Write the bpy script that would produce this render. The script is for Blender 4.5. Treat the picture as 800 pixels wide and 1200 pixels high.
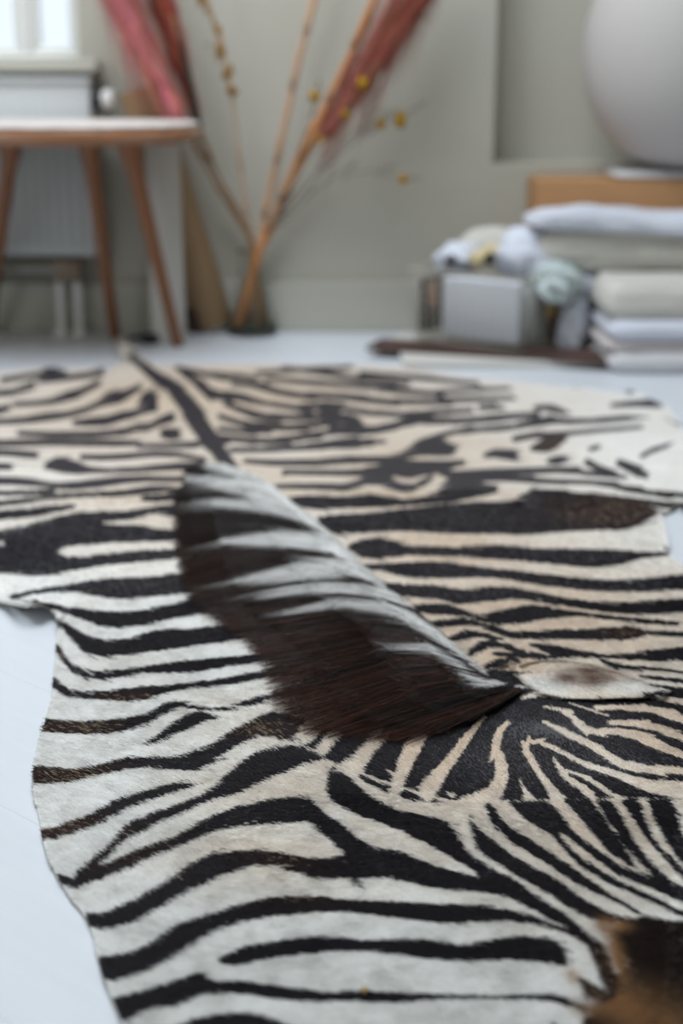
import bpy, bmesh, math, random
import numpy as np
from mathutils import Vector, Matrix

for _o in list(bpy.data.objects):
    bpy.data.objects.remove(_o, do_unlink=True)
SC = bpy.context.scene
COL = SC.collection
rng = np.random.default_rng(7)
random.seed(7)

# ---------------------------------------------------------------- camera
CAM_H = 0.56                      # metres above the floor
PITCH = math.radians(16.9)        # looking down by this much
FPX = 1200 * 50.0 / 36.0          # focal length in pixels of the 800 x 1200 photograph
cam_data = bpy.data.cameras.new('camera')
cam = bpy.data.objects.new('camera', cam_data)
COL.objects.link(cam)
cam.location = (0, 0, CAM_H)
cam.rotation_euler = (math.pi / 2 - PITCH, 0, 0)
cam_data.lens = 50
cam_data.sensor_fit = 'VERTICAL'
cam_data.sensor_height = 36
cam_data.sensor_width = 24
cam_data.clip_start = 0.02
cam_data.dof.use_dof = True
cam_data.dof.focus_distance = 1.19
cam_data.dof.aperture_fstop = 3.2
SC.camera = cam

# ---------------------------------------------------------------- world, daylight, exposure
world = bpy.data.worlds.new('overcast_sky')
SC.world = world
world.use_nodes = True
_bg = world.node_tree.nodes['Background']
_bg.inputs[0].default_value = (0.80, 0.89, 1.0, 1)
_bg.inputs[1].default_value = 1.0

def area_light(name, loc, target, sx, sy, power, colour):
    d = bpy.data.lights.new(name, 'AREA')
    d.shape = 'RECTANGLE'; d.size = sx; d.size_y = sy
    d.energy = power; d.color = colour
    o = bpy.data.objects.new(name, d); COL.objects.link(o)
    o.location = loc
    v = Vector(target) - Vector(loc)
    o.rotation_euler = v.to_track_quat('-Z', 'Y').to_euler()
    return o

# daylight falling through the roof window above the rug
area_light('roof_window_daylight', (-0.5, 2.05, 2.46), (-0.5, 2.05, 0.0), 1.6, 1.7, 58, (0.90, 0.95, 1.0))
# added fill lamp by the left wall, out of view left of the camera
area_light('left_fill_light', (-2.06, 0.35, 1.35), (0.0, 1.6, 0.5), 1.0, 1.2, 17, (0.95, 0.97, 1.0))

SC.view_settings.view_transform = 'Standard'
SC.view_settings.look = 'None'
SC.view_settings.gamma = 1.0
SC.view_settings.use_curve_mapping = False
SC.view_settings.exposure = 0.18

# ---------------------------------------------------------------- helpers
def G(px, py, z=0.0):
    """the point at height z that the photograph shows at pixel px, py"""
    a = (px - 400.0) / FPX; b = (600.0 - py) / FPX
    dx = a
    dy = math.cos(PITCH) + b * math.sin(PITCH)
    dz = -math.sin(PITCH) + b * math.cos(PITCH)
    t = (z - CAM_H) / dz
    return Vector((dx * t, dy * t, z))

def GY(px, py, y):
    """the point at distance y that the photograph shows at pixel px, py"""
    a = (px - 400.0) / FPX; b = (600.0 - py) / FPX
    dy = math.cos(PITCH) + b * math.sin(PITCH)
    dz = -math.sin(PITCH) + b * math.cos(PITCH)
    t = y / dy
    return Vector((a * t, y, CAM_H + dz * t))

def lin(c):
    c = np.asarray(c, float) / 255.0
    return tuple(np.where(c <= 0.04045, c / 12.92, ((c + 0.055) / 1.055) ** 2.4))

def thing(name, label, cat, loc=(0, 0, 0), group=None):
    o = bpy.data.objects.new(name, None); COL.objects.link(o)
    o.location = loc; o.empty_display_size = 0.05
    o['label'] = label; o['category'] = cat
    if group: o['group'] = group
    return o

def tag(o, label, cat, group=None):
    o['label'] = label; o['category'] = cat
    if group: o['group'] = group
    return o

def inv_of(parent):
    # things sit at a translated Empty; parts are built in world coordinates
    return Matrix.Translation(-parent.location) if parent.type == 'EMPTY' else Matrix.Identity(4)

def link_mesh(name, me, mat=None, parent=None, smooth=True):
    o = bpy.data.objects.new(name, me); COL.objects.link(o)
    if mat: me.materials.append(mat)
    if smooth and len(me.polygons):
        me.polygons.foreach_set('use_smooth', np.ones(len(me.polygons), bool))
    if parent:
        o.parent = parent
        o.matrix_parent_inverse = inv_of(parent)
    return o

def obj(name, bm, mat=None, parent=None, smooth=True, sharp=None):
    me = bpy.data.meshes.new(name)
    bm.normal_update(); bm.to_mesh(me); bm.free()
    o = link_mesh(name, me, mat, parent, smooth)
    if sharp is not None and smooth:
        me.set_sharp_from_angle(angle=math.radians(sharp))
    return o

def add_box(bm, c, s, rot=None, bevel=0.0, seg=2):
    r = bmesh.ops.create_cube(bm, size=1.0)
    vs = r['verts']
    for v in vs:
        v.co = Vector((v.co.x * s[0], v.co.y * s[1], v.co.z * s[2]))
    if bevel > 0:
        es = list({e for v in vs for e in v.link_edges})
        b = bmesh.ops.bevel(bm, geom=es, offset=bevel, segments=seg, profile=0.5, affect='EDGES')
        vs = list({v for f in b['faces'] for v in f.verts} | {v for v in vs if v.is_valid})
    for v in vs:
        if rot is not None: v.co = rot @ v.co
        v.co += Vector(c)
    return vs

def add_tube(bm, pts, rad, n=8, caps=True):
    """tube along pts; rad one radius or one per point"""
    pts = [Vector(p) for p in pts]
    if not hasattr(rad, '__len__'): rad = [rad] * len(pts)
    rings = []; ref = None
    for i, p in enumerate(pts):
        t = (pts[min(i + 1, len(pts) - 1)] - pts[max(i - 1, 0)]).normalized()
        if ref is None:
            ref = Vector((0, 0, 1)) if abs(t.z) < 0.9 else Vector((1, 0, 0))
        u = (ref - t * ref.dot(t)).normalized(); w = t.cross(u); ref = u
        rings.append([bm.verts.new(p + (u * math.cos(2 * math.pi * k / n) + w * math.sin(2 * math.pi * k / n)) * rad[i]) for k in range(n)])
    for a, b in zip(rings, rings[1:]):
        for k in range(n):
            bm.faces.new((a[k], a[(k + 1) % n], b[(k + 1) % n], b[k]))
    if caps:
        bm.faces.new(list(reversed(rings[0]))); bm.faces.new(rings[-1])

def add_lathe(bm, prof, n=32, c=(0, 0, 0), wob=None):
    rings = []
    for (r, z) in prof:
        if r < 1e-6:
            rings.append([bm.verts.new((c[0], c[1], c[2] + z))])
        else:
            rings.append([bm.verts.new((c[0] + r * math.cos(2 * math.pi * k / n), c[1] + r * math.sin(2 * math.pi * k / n), c[2] + z)) for k in range(n)])
    for a, b in zip(rings, rings[1:]):
        for k in range(n):
            k2 = (k + 1) % n
            if len(a) == 1 and len(b) == 1: continue
            if len(a) == 1: bm.faces.new((a[0], b[k2], b[k]))
            elif len(b) == 1: bm.faces.new((a[k], a[k2], b[0]))
            else: bm.faces.new((a[k], a[k2], b[k2], b[k]))

def quad_poly(bm, pts):
    return bm.faces.new([bm.verts.new(p) for p in pts])

# ---------------------------------------------------------------- materials
def mat_new(name, col, rough=0.6, spec=0.5, noise=None, bump=None, metal=0.0, sheen=0.0, trans=0.0, ior=1.45, alpha=1.0):
    m = bpy.data.materials.new(name); m.use_nodes = True
    nt = m.node_tree; bs = nt.nodes['Principled BSDF']
    bs.inputs['Base Color'].default_value = (*col, 1)
    bs.inputs['Roughness'].default_value = rough
    bs.inputs['Specular IOR Level'].default_value = spec
    bs.inputs['Metallic'].default_value = metal
    bs.inputs['Transmission Weight'].default_value = trans
    bs.inputs['IOR'].default_value = ior
    bs.inputs['Alpha'].default_value = alpha
    if sheen: bs.inputs['Sheen Weight'].default_value = sheen
    tc = nt.nodes.new('ShaderNodeTexCoord')
    if noise:      # (scale, amount, second colour, stretch)
        mp = nt.nodes.new('ShaderNodeMapping'); nt.links.new(tc.outputs['Object'], mp.inputs['Vector'])
        mp.inputs['Scale'].default_value = noise[3] if len(noise) > 3 else (1, 1, 1)
        n = nt.nodes.new('ShaderNodeTexNoise'); n.inputs['Scale'].default_value = noise[0]; n.inputs['Detail'].default_value = 5
        nt.links.new(mp.outputs['Vector'], n.inputs['Vector'])
        r = nt.nodes.new('ShaderNodeMapRange'); r.inputs[1].default_value = 0.35; r.inputs[2].default_value = 0.65
        r.inputs[3].default_value = 0; r.inputs[4].default_value = noise[1]
        nt.links.new(n.outputs['Fac'], r.inputs[0])
        mx = nt.nodes.new('ShaderNodeMix'); mx.data_type = 'RGBA'
        mx.inputs['A'].default_value = (*col, 1); mx.inputs['B'].default_value = (*noise[2], 1)
        nt.links.new(r.outputs[0], mx.inputs['Factor']); nt.links.new(mx.outputs['Result'], bs.inputs['Base Color'])
    if bump:       # (scale, strength, distance, stretch)
        mp = nt.nodes.new('ShaderNodeMapping'); nt.links.new(tc.outputs['Object'], mp.inputs['Vector'])
        mp.inputs['Scale'].default_value = bump[3] if len(bump) > 3 else (1, 1, 1)
        n = nt.nodes.new('ShaderNodeTexNoise'); n.inputs['Scale'].default_value = bump[0]; n.inputs['Detail'].default_value = 6
        nt.links.new(mp.outputs['Vector'], n.inputs['Vector'])
        b = nt.nodes.new('ShaderNodeBump'); b.inputs['Strength'].default_value = bump[1]; b.inputs['Distance'].default_value = bump[2]
        nt.links.new(n.outputs['Fac'], b.inputs['Height']); nt.links.new(b.outputs['Normal'], bs.inputs['Normal'])
    return m

def mat_attr(name, attr, rough=0.5, spec=0.3, sheen=0.0, bump=None):
    m = mat_new(name, (0.5, 0.5, 0.5), rough, spec, None, bump, sheen=sheen)
    nt = m.node_tree
    a = nt.nodes.new('ShaderNodeAttribute'); a.attribute_name = attr
    nt.links.new(a.outputs['Color'], nt.nodes['Principled BSDF'].inputs['Base Color'])
    return m

def mat_hair(name, rough=0.5, spec=0.3, glow=0.45, attr='hair_colour'):
    """hair: light passes from strand to strand"""
    m = mat_attr(name, attr, rough, spec)
    nt = m.node_tree; bs = nt.nodes['Principled BSDF']; out = nt.nodes['Material Output']
    at = next(n for n in nt.nodes if n.type == 'ATTRIBUTE')
    tr = nt.nodes.new('ShaderNodeBsdfTranslucent'); nt.links.new(at.outputs['Color'], tr.inputs['Color'])
    mx = nt.nodes.new('ShaderNodeMixShader'); mx.inputs[0].default_value = glow
    nt.links.new(bs.outputs[0], mx.inputs[1]); nt.links.new(tr.outputs[0], mx.inputs[2])
    nt.links.new(mx.outputs[0], out.inputs['Surface'])
    return m
# ================================================================ the room
WALL_Y = 3.30
XL, XR, YN, ZC = -2.1, 2.1, -1.6, 2.5
def struct(o):
    o['kind'] = 'structure'; return o

M_WALL = mat_new('wall_paint', lin((182, 180, 169)), 0.8, 0.25, noise=(3, 0.25, lin((176, 174, 163))), bump=(120, 0.08, 0.001))
M_TRIM = mat_new('trim_paint', lin((180, 179, 169)), 0.5, 0.4)
M_PLANK = mat_new('white_floor_paint', lin((206, 211, 218)), 0.38, 0.5, noise=(5, 0.35, lin((198, 204, 212)), (1, 14, 1)), bump=(14, 0.16, 0.002, (1, 22, 1)))
M_JOINT = mat_new('floor_joint', lin((200, 205, 212)), 0.6)
M_CEIL = mat_new('ceiling_paint', lin((225, 224, 218)), 0.8, 0.2)

# floor: painted boards running diagonally
FLOOR_DIR = math.atan2(G(55, 810).y - G(20, 795).y, G(55, 810).x - G(20, 795).x)
bm = bmesh.new(); add_box(bm, (0, (YN + WALL_Y) / 2 + 0.1, -0.0203), (XR - XL + 0.1, WALL_Y - YN + 0.4, 0.040))
FLOOR = struct(obj('floor', bm, M_JOINT, smooth=False))
rot = Matrix.Rotation(FLOOR_DIR, 3, 'Z')
_pw = 0.165; _c0 = G(40, 803.5); _perp = rot @ Vector((0, 1, 0)); _dir = rot @ Vector((1, 0, 0))
_k0 = _perp.dot(_c0)
for k in range(-30, 31):
    off = _k0 + (k + 0.5) * _pw
    bm = bmesh.new()
    add_box(bm, (0, 0, 0), (9.0, _pw - 0.0003, 0.016), bevel=0.0004, seg=1)
    m4 = Matrix.Translation(_perp * off + Vector((0, 0, -0.008))) @ rot.to_4x4()
    bmesh.ops.transform(bm, matrix=m4, verts=bm.verts)
    for co, no in (((XL, 0, 0), (-1, 0, 0)), ((XR, 0, 0), (1, 0, 0)), ((0, YN, 0), (0, -1, 0)), ((0, WALL_Y + 0.02, 0), (0, 1, 0))):
        bmesh.ops.bisect_plane(bm, geom=bm.verts[:] + bm.edges[:] + bm.faces[:], plane_co=co, plane_no=no, clear_outer=True)
    if len(bm.faces) < 4: bm.free(); continue
    # local axes along the board so that the grain follows it
    inv = Matrix.Translation(_perp * off) @ rot.to_4x4()
    bmesh.ops.transform(bm, matrix=inv.inverted(), verts=bm.verts)
    me = bpy.data.meshes.new('floor_board'); bm.to_mesh(me); bm.free(); me.materials.append(M_PLANK)
    o = bpy.data.objects.new('floor_board', me); COL.objects.link(o); o.parent = FLOOR
    o.matrix_basis = inv

# back wall with a low window on the left and a recess on the right
T = 0.14
wx0, wx1 = GY(-175, 30, WALL_Y).x, GY(91, 30, WALL_Y).x
wz0, wz1 = GY(60, 70, WALL_Y).z, 1.42
rA = GY(577, 192, WALL_Y); rB = GY(500, 70, WALL_Y)
sl = (rB.x - rA.x) / (rB.z - rA.z)
topx = rA.x + sl * (ZC - rA.z)
def wall_prism(name, poly, y0, y1, mat=None):
    """vertical slab with outline poly (x, z) between y0 and y1"""
    bm = bmesh.new()
    a = [bm.verts.new((x, y0, z)) for x, z in poly]; b = [bm.verts.new((x, y1, z)) for x, z in poly]
    bm.faces.new(a); bm.faces.new(list(reversed(b)))
    n = len(poly)
    for i in range(n): bm.faces.new((a[i], b[i], b[(i + 1) % n], a[(i + 1) % n]))
    bmesh.ops.recalc_face_normals(bm, faces=bm.faces)
    return bm
bm = bmesh.new()
for poly in ([(XL, 0), (wx0, 0), (wx0, ZC), (XL, ZC)],
             [(wx0, 0), (wx1, 0), (wx1, wz0), (wx0, wz0)],
             [(wx0, wz1), (wx1, wz1), (wx1, ZC), (wx0, ZC)],
             [(wx1, 0), (rA.x, 0), (rA.x, rA.z), (topx, ZC), (wx1, ZC)] if topx > wx1 else
             [(wx1, 0), (rA.x, 0), (rA.x, rA.z), (wx1 + 0.02, rA.z + (wx1 + 0.02 - rA.x) / sl), (wx1, rA.z + (wx1 + 0.02 - rA.x) / sl)],
             [(rA.x, 0), (XR, 0), (XR, rA.z), (rA.x, rA.z)]):
    t = wall_prism('w', poly, WALL_Y, WALL_Y + T)
    me = bpy.data.meshes.new('tmp'); t.to_mesh(me); t.free(); bm.from_mesh(me); bpy.data.meshes.remove(me)
WALL_BACK = struct(obj('wall_back', bm, M_WALL, smooth=False))
# recess: sill and back are the wall behind, the slanting cheek closes its left side
bm = bmesh.new()
yb = WALL_Y + 0.13; cb = GY(577, 189, yb)
quad_poly(bm, [(rA.x, WALL_Y, rA.z), (wx1 + 0.02, WALL_Y, rA.z + (wx1 + 0.02 - rA.x) / sl), (cb.x, yb, ZC), (cb.x, yb, cb.z)])
quad_poly(bm, [(rA.x, WALL_Y, rA.z), (cb.x, yb, cb.z), (XR, yb, cb.z), (XR, WALL_Y, rA.z)])
add_box(bm, ((cb.x + XR) / 2, yb + 0.05, (cb.z + ZC) / 2), (XR - cb.x, 0.1, ZC - cb.z + 0.02))
bmesh.ops.recalc_face_normals(bm, faces=bm.faces)
struct(obj('wall_recess', bm, M_WALL, smooth=False))
for nm, c, s in (('wall_left', (XL - 0.06, (YN + WALL_Y) / 2, ZC / 2), (0.12, WALL_Y - YN + 0.3, ZC)),
                 ('wall_right', (XR + 0.06, (YN + WALL_Y) / 2, ZC / 2), (0.12, WALL_Y - YN + 0.4, ZC)),
                 ('wall_near', (0, YN - 0.06, ZC / 2), (XR - XL, 0.12, ZC))):
    bm = bmesh.new(); add_box(bm, c, s); struct(obj(nm, bm, M_WALL, smooth=False))
# ceiling with a roof window opening
sk = (-1.35, 0.35, 1.15, 2.95)          # opening: x0, x1, y0, y1
bm = bmesh.new()
for x0, x1, y0, y1 in ((XL, sk[0], YN, WALL_Y + .3), (sk[1], XR, YN, WALL_Y + .3), (sk[0], sk[1], YN, sk[2]), (sk[0], sk[1], sk[3], WALL_Y + .3)):
    add_box(bm, ((x0 + x1) / 2, (y0 + y1) / 2, ZC + 0.06), (x1 - x0, y1 - y0, 0.12))
struct(obj('ceiling', bm, M_CEIL, smooth=False))
# skirting along the back wall
bh = GY(420, 329, WALL_Y).z
bm = bmesh.new(); add_box(bm, ((XL + XR) / 2, WALL_Y - 0.008, bh / 2), (XR - XL, 0.016, bh), bevel=0.004)
struct(obj('baseboard_back', bm, M_TRIM, smooth=False))

# window: casing, sill, two sashes with glass
M_GLASS = mat_new('window_glass', (1, 1, 1), 0.0, 0.5, trans=1.0, ior=1.02)
M_WFRAME = mat_new('window_paint', lin((226, 227, 224)), 0.45)
bm = bmesh.new()
fw = 0.045
def ring_frame(bm, x0, x1, z0, z1, w, y, d):
    for c, s in ((((x0 + x1) / 2, y, z0 + w / 2), (x1 - x0, d, w)), (((x0 + x1) / 2, y, z1 - w / 2), (x1 - x0, d, w)),
                 ((x0 + w / 2, y, (z0 + z1) / 2), (w, d, z1 - z0 - 2 * w)), ((x1 - w / 2, y, (z0 + z1) / 2), (w, d, z1 - z0 - 2 * w))):
        add_box(bm, c, s, bevel=0.004, seg=1)
ring_frame(bm, wx0 + 0.001, wx1 - 0.001, wz0 + 0.001, wz1, 0.014, WALL_Y + 0.09, 0.08)
WIN = struct(obj('window_1', bm, M_WFRAME, smooth=False))
mx = GY(31, 30, WALL_Y + .07).x
for x0, x1 in ((wx0 + 0.015, mx - 0.012), (mx + 0.012, wx1 - 0.015)):
    bm = bmesh.new(); ring_frame(bm, x0, x1, wz0 + 0.014, wz1 - 0.014, 0.016, WALL_Y + 0.085, 0.045)
    s_ = obj('sash', bm, M_WFRAME, WIN, smooth=False)
    bm = bmesh.new(); add_box(bm, ((x0 + x1) / 2, WALL_Y + 0.085, (wz0 + wz1) / 2), (x1 - x0 - 0.03, 0.004, wz1 - wz0 - 0.06))
    obj('pane', bm, M_GLASS, s_, smooth=False)
bm = bmesh.new(); add_box(bm, (mx, WALL_Y + 0.085, (wz0 + wz1) / 2), (0.02, 0.06, wz1 - wz0 - 0.03), bevel=0.004, seg=1)
obj('mullion', bm, M_WFRAME, WIN, smooth=False)
bm = bmesh.new(); add_box(bm, ((wx0 + wx1) / 2 , WALL_Y - 0.01, wz0 - 0.014), (wx1 - wx0 + 0.10, 0.14, 0.026), bevel=0.005)
obj('sill', bm, M_TRIM, WIN, smooth=False)
# frame on the left wall, added round the fill lamp; no opening behind it
bm = bmesh.new()
for c, s in (((XL + 0.01, 0.35, 0.76), (0.05, 1.10, 0.05)), ((XL + 0.01, 0.35, 1.94), (0.05, 1.10, 0.05)), ((XL + 0.01, -0.20, 1.35), (0.05, 0.05, 1.23)), ((XL + 0.01, 0.90, 1.35), (0.05, 0.05, 1.23))):
    add_box(bm, c, s, bevel=0.005, seg=1)
struct(obj('fill_light_frame', bm, M_WFRAME, smooth=False))
# ---------------------------------------------------------------- the hide's own markings
# Stripe outlines as read on the floor plane. 'H': (x, upper y, lower y) runs; 'P': (x, y, width) runs.
# The numbers are photograph pixels; G() turns each into a point of the flat hide.
DARK_BODY = [
 ('H', [(-60,459,464),(0,458,463),(15,456,461),(30,450,457),(42,447,453)]),
 ('H', [(50,431,435),(65,430,435),(75,430,433)]),
 ('H', [(45,445,448),(75,441,445),(105,437,441),(122,430,437)]),
 ('H', [(15,472,475),(40,471,474),(60,467,472),(75,461,469),(90,458,465),(105,450,456),(118,445,451)]),
 ('H', [(-80,480,486),(-10,478,484),(0,476,483),(12,474,479)]),
 ('H', [(-90,496,500),(0,492,496),(25,490,495),(45,486,493),(60,485,491),(80,483,488),(100,477,482),(115,470,476),(122,463,474),(135,460,472),(145,459,468),(160,452,458),(166,449,455)]),
 ('H', [(85,494,497),(105,491,498),(125,489,497),(135,485,493),(152,483,490),(160,478,486),(165,464,484),(178,461,482),(185,464,480)]),
 ('H', [(20,506,509),(60,507,511),(110,506,511),(145,502,508),(155,498,505),(170,498,505),(178,494,500),(195,487,496),(205,484,492)]),
 ('H', [(188,504,512),(200,503,514),(212,505,512)]),
 ('H', [(-100,520,525),(0,517,522),(60,516,521),(110,517,522),(150,517,521),(165,519,522)]),
 ('P', [(160,523,2),(200,522,3),(238,519,3)]),
 ('H', [(-90,528,533),(0,528,533),(20,530,536),(45,531,536)]),
 ('H', [(93,534,537),(120,534,538),(150,532,536),(180,530,534),(205,531,535),(225,535,538),(242,538,541)]),
 ('H', [(-90,543,549),(0,544,549),(15,546,549)]),
 ('H', [(52,545,548),(65,538,551),(78,539,553),(92,543,554),(105,548,553),(130,549,553),(160,548,552),(200,544,550),(240,543,549)]),
 ('H', [(-100,558,566),(0,560,567),(20,561,568),(40,563,569),(55,566,570),(72,566,573),(90,565,572),(115,562,570),(140,560,566),(170,559,564),(200,560,564),(235,557,563)]),
 ('H', [(-90,580,584),(0,577,580),(30,576,579),(65,573,576)]),
 ('H', [(-100,592,597),(0,588,592),(25,584,588),(60,581,584),(100,579,582),(140,576,581),(170,571,577),(195,572,577),(235,574,580)]),
 ('H', [(165,583,586),(180,582,587),(200,581,586),(240,581,590)]),
 ('H', [(-100,604,614),(0,600,608),(25,597,606),(50,595,602),(70,594,598),(88,592,594)]),
 ('H', [(-140,640,676),(-40,630,672),(0,622,671),(30,617,674),(60,609,671),(90,603,666),(120,602,662),(150,600,659),(180,595,656),(200,595,654),(225,597,648),(255,598,645)]),
 ('H', [(12,699,703),(35,694,697),(60,690,694),(85,686,694),(105,682,697),(130,680,701),(150,679,701),(180,677,698),(215,672,695),(240,666,692),(266,664,689)]),
 ('H', [(38,704.5,707),(60,709,713),(80,713,720),(100,716,728),(118,718,733),(140,719,735),(170,716,731),(200,710,725),(230,703,721),(260,699,718),(290,700,715),(315,702,718)]),
 ('H', [(64,724,727),(80,734,745),(92,741,759),(105,748,766),(125,751,769),(150,749,767),(175,742,764),(200,740,761),(230,738,757),(260,734,753),(290,730,748),(310,726,744),(335,720,742)]),
 ('H', [(65.5,754,764),(75,769,777),(85,780,787),(100,786,794),(120,788,796),(145,786,793),(170,783,790),(200,779,790),(225,776,788),(250,774,784),(280,771,780),(300,768,777),(330,761,772),(362,751,766)]),
 ('H', [(60.5,792,804),(70,802,812),(80,809,816),(100,812,819.5),(125,811,821),(150,808,823),(170,807,819),(190,806,814),(220,802,809),(250,799,806),(285,792,800),(320,788,794),(345,781,786)]),
 ('H', [(48,842,858),(62,845,859),(75,846,860),(100,847,861),(130,845,860),(155,842,854),(170,838,849),(185,830,842),(200,826,834),(215,826,831),(240,831,834),(270,828,832),(300,818,825),(330,812,817),(352,804,811),(366,798,808)]),
 # right of the back line
 ('P', [(150,416,3),(158,422,5),(172,433,8),(185,443,11),(200,452,13),(218,475,18),(235,500,18),(250,520,15),(264,536,10)]),
 ('P', [(212,436,3),(228,446,6),(240,457,8),(258,462,7),(275,464,7),(290,468,6),(310,472,3),(345,477,5),(375,474,5)]),
 ('P', [(270,449,3),(295,451,4),(320,458,5),(350,462,4),(400,464,5)]),
 ('P', [(262,472,3),(285,481,5),(310,487,5),(345,488,4),(372,486,5),(385,480,3)]),
 ('P', [(255,487,3),(280,495,4),(300,497,4),(315,497,2)]),
 ('P', [(312,501,4),(340,501,5),(370,497,4),(385,493,7),(400,491,9),(412,493,9)]),
 ('P', [(255,502,3),(280,505,3),(300,505,2)]),
 ('P', [(252,511,2),(280,515,4),(315,516,4),(350,512,5),(375,508,3),(400,507,3)]),
 ('P', [(268,527,3),(300,527,3),(350,524,4),(380,521,6),(400,520,9),(420,519,6),(437,518,3)]),
 ('P', [(440,455,3),(460,457,4),(500,460,3),(560,455,2)]),
 ('P', [(400,464,4),(420,467,5),(450,470,4),(500,470,4),(560,467,3)]),
 ('P', [(403,478,3),(430,483,4),(470,485,3),(500,483,3),(530,482,3)]),
 ('P', [(385,503,8),(410,504,8),(440,503,6),(465,497,6),(490,493,6),(520,494,5),(560,491,5),(600,488,4)]),
 ('P', [(560,478,3),(572,477,4),(582,478,2)]),
 ('H', [(285,539,541),(320,540,544),(370,539,544),(400,536,542),(430,537,542),(455,535,541),(470,530,538),(480,524,535),(490,517,533),(505,514,533),(520,518,533),(530,522,531),(535,521,523)]),
 ('P', [(500,516,4),(530,507,3),(570,504,3),(610,499,2)]),
 ('H', [(445,543,548),(460,541,552),(480,541,554),(500,541,554),(520,541,552),(528,541,547),(545,540,544)]),
 ('H', [(566,533,535),(580,528,535),(602,530,539),(607,533,536)]),
 ('P', [(625,478,2),(640,478,4),(655,482,4)]),
 ('P', [(605,499,4),(630,494,5),(655,494,4),(690,493,3),(730,490,4)]),
 ('P', [(600,515,4),(620,511,4),(640,510,3),(680,506,2),(720,503,1.5)]),
 ('H', [(640,540,541),(652,536,543),(665,537,538)]),
 ('H', [(621,525.5,526.5),(632,518,528),(642,511.5,527.5),(652,510,523),(664,511,513)]),
 ('P', [(685,540,5),(700,548,5),(712,551,3)]),
 ('P', [(722,541,5),(738,548,8),(748,553,5)]),
 ('P', [(690,527,2),(703,523,2)]),
 ('P', [(750,536,1.5),(762,529,2),(778,524,1.5)]),
 ('P', [(715,475,1.5),(745,473,4),(757,475,2)]),
 ('P', [(735,459,1.5),(752,456,2)]),
 ('P', [(330,553,3),(400,554,4),(425,552,5),(445,548,3),(460,552,7),(475,555,6),(490,554.5,3)]),
 ('H', [(322,569,571),(350,568,572),(380,568,573),(400,568,575),(415,564,571),(430,559,567),(445,557,569),(458,563,573),(472,567,575),(485,567,573),(498,560,566),(508,556,559)]),
 ('H', [(333,586,588),(350,583,593),(375,583,595),(400,584,594),(430,581,594),(450,585,593),(475,586,592),(500,582,590),(512,574,589),(525,563,588),(540,562,585),(560,566,581),(575,569,578),(583,568,574)]),
 ('H', [(330,553,557),(334,552,556)]),
 ('P', [(515,555,2),(545,555,5),(580,553,5),(620,552,5),(650,551,4),(680,554,3),(710,557,2)]),
 ('P', [(520,557,1.5),(545,560,3),(575,560,4),(605,561,5),(640,564,3),(690,565,3),(720,571,3),(760,577,3),(810,581,3),(870,583,3)]),
 ('P', [(690,580,2),(720,584,3),(750,588,4),(780,592,5),(810,593,5),(880,592,4)]),  # shadow along the patch edge, painted as a dark stripe
 ('H', [(372,608,611),(385,606,621),(400,605,624),(440,602,622),(480,597,622),(520,593,624),(560,590,624),(585,590,625),(603,586,626),(615,578,625),(625,574,625),(660,577,622),(700,582,620.5),(730,588,620),(750,592,612),(770,600,602)]),
 ('H', [(408,640,643),(425,634,652),(445,633,653),(465,637,651),(480,641,650),(540,642,652),(575,640,655),(600,643,656),(640,644,660),(680,645,663),(705,645.5,663),(730,647,659),(750,648,654),(788,649,650)]),
 ('H', [(425,663,667),(445,662,668),(465,662,674),(490,660,676),(520,661,676.5),(550,665,676),(580,668,677),(600,670,680),(640,675,686),(680,679,690),(720,681,693),(760,678,692),(800,676,691)]),
 ('H', [(432,680,682),(450,684,691),(470,686,698),(495,687,699),(515,689,703),(535,692,707),(550,691,706),(575,689,704),(600,691,702),(620,694,704),(660,702,710),(700,707,716),(740,707,719),(770,705,719),(800,704,717)]),
 ('H', [(484,711,716),(505,710,720),(525,711,720),(545,719,723),(560,722,728),(580,718,731),(600,715,731),(618,711,729),(640,714,725),(680,719,723.5),(720,724,728),(760,727,731),(795,732,733)]),
 ('H', [(503,731,735),(520,728,736),(540,727,733),(560,731,736),(580,736,743),(600,742,748),(630,740,749),(670,740,750),(710,737,750),(730,736,750),(745,738,747),(760,741,745),(800,741,748)]),
 ('P', [(526,752,3),(538,748,7),(550,745,6),(565,746,3),(578,749,2)]),
 ('P', [(549,769,4),(560,761,7),(572,757,5),(590,759,4),(602,763,4)]),
 ('P', [(567,784,4),(580,779,5),(595,775,4)]),
 ('P', [(578,767,3),(592,768,3),(600,774,3)]),
 ('H', [(620,755.5,757),(640,757,765),(660,761,768),(690,766,771),(710,769,772),(740,767,774),(770,763,775),(800,761,774)]),
 ('H', [(600,761,772),(612,765,772),(640,768,772),(670,771,772)]),
 ('P', [(703,775,2),(715,780,4),(740,783,3),(800,789,2)]),
 ('P', [(750,794,2),(775,797,3),(810,801,2.5)]),
 ('P', [(763,803,1.5),(780,807,2.5),(812,812,2.5)]),
 ('P', [(752,815,1.5),(780,814,4),(805,819,3)]),
 # faint far stripes near the rump
 ('P', [(300,437,2),(345,434,2),(380,432,1.5)]),
 ('P', [(330,431,1.5),(370,436,2.5),(400,441,3),(450,446,2.5)]),
 ('P', [(310,444,2),(350,447,3),(400,451,3),(430,452,2)]),
 ('P', [(420,437,2),(470,441,2.5),(520,446,2)]),
 ('P', [(0,446,4),(30,441,3),(55,439,2)]),
 ('P', [(205,431,3),(240,438,3),(275,440,3)]),
]
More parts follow.
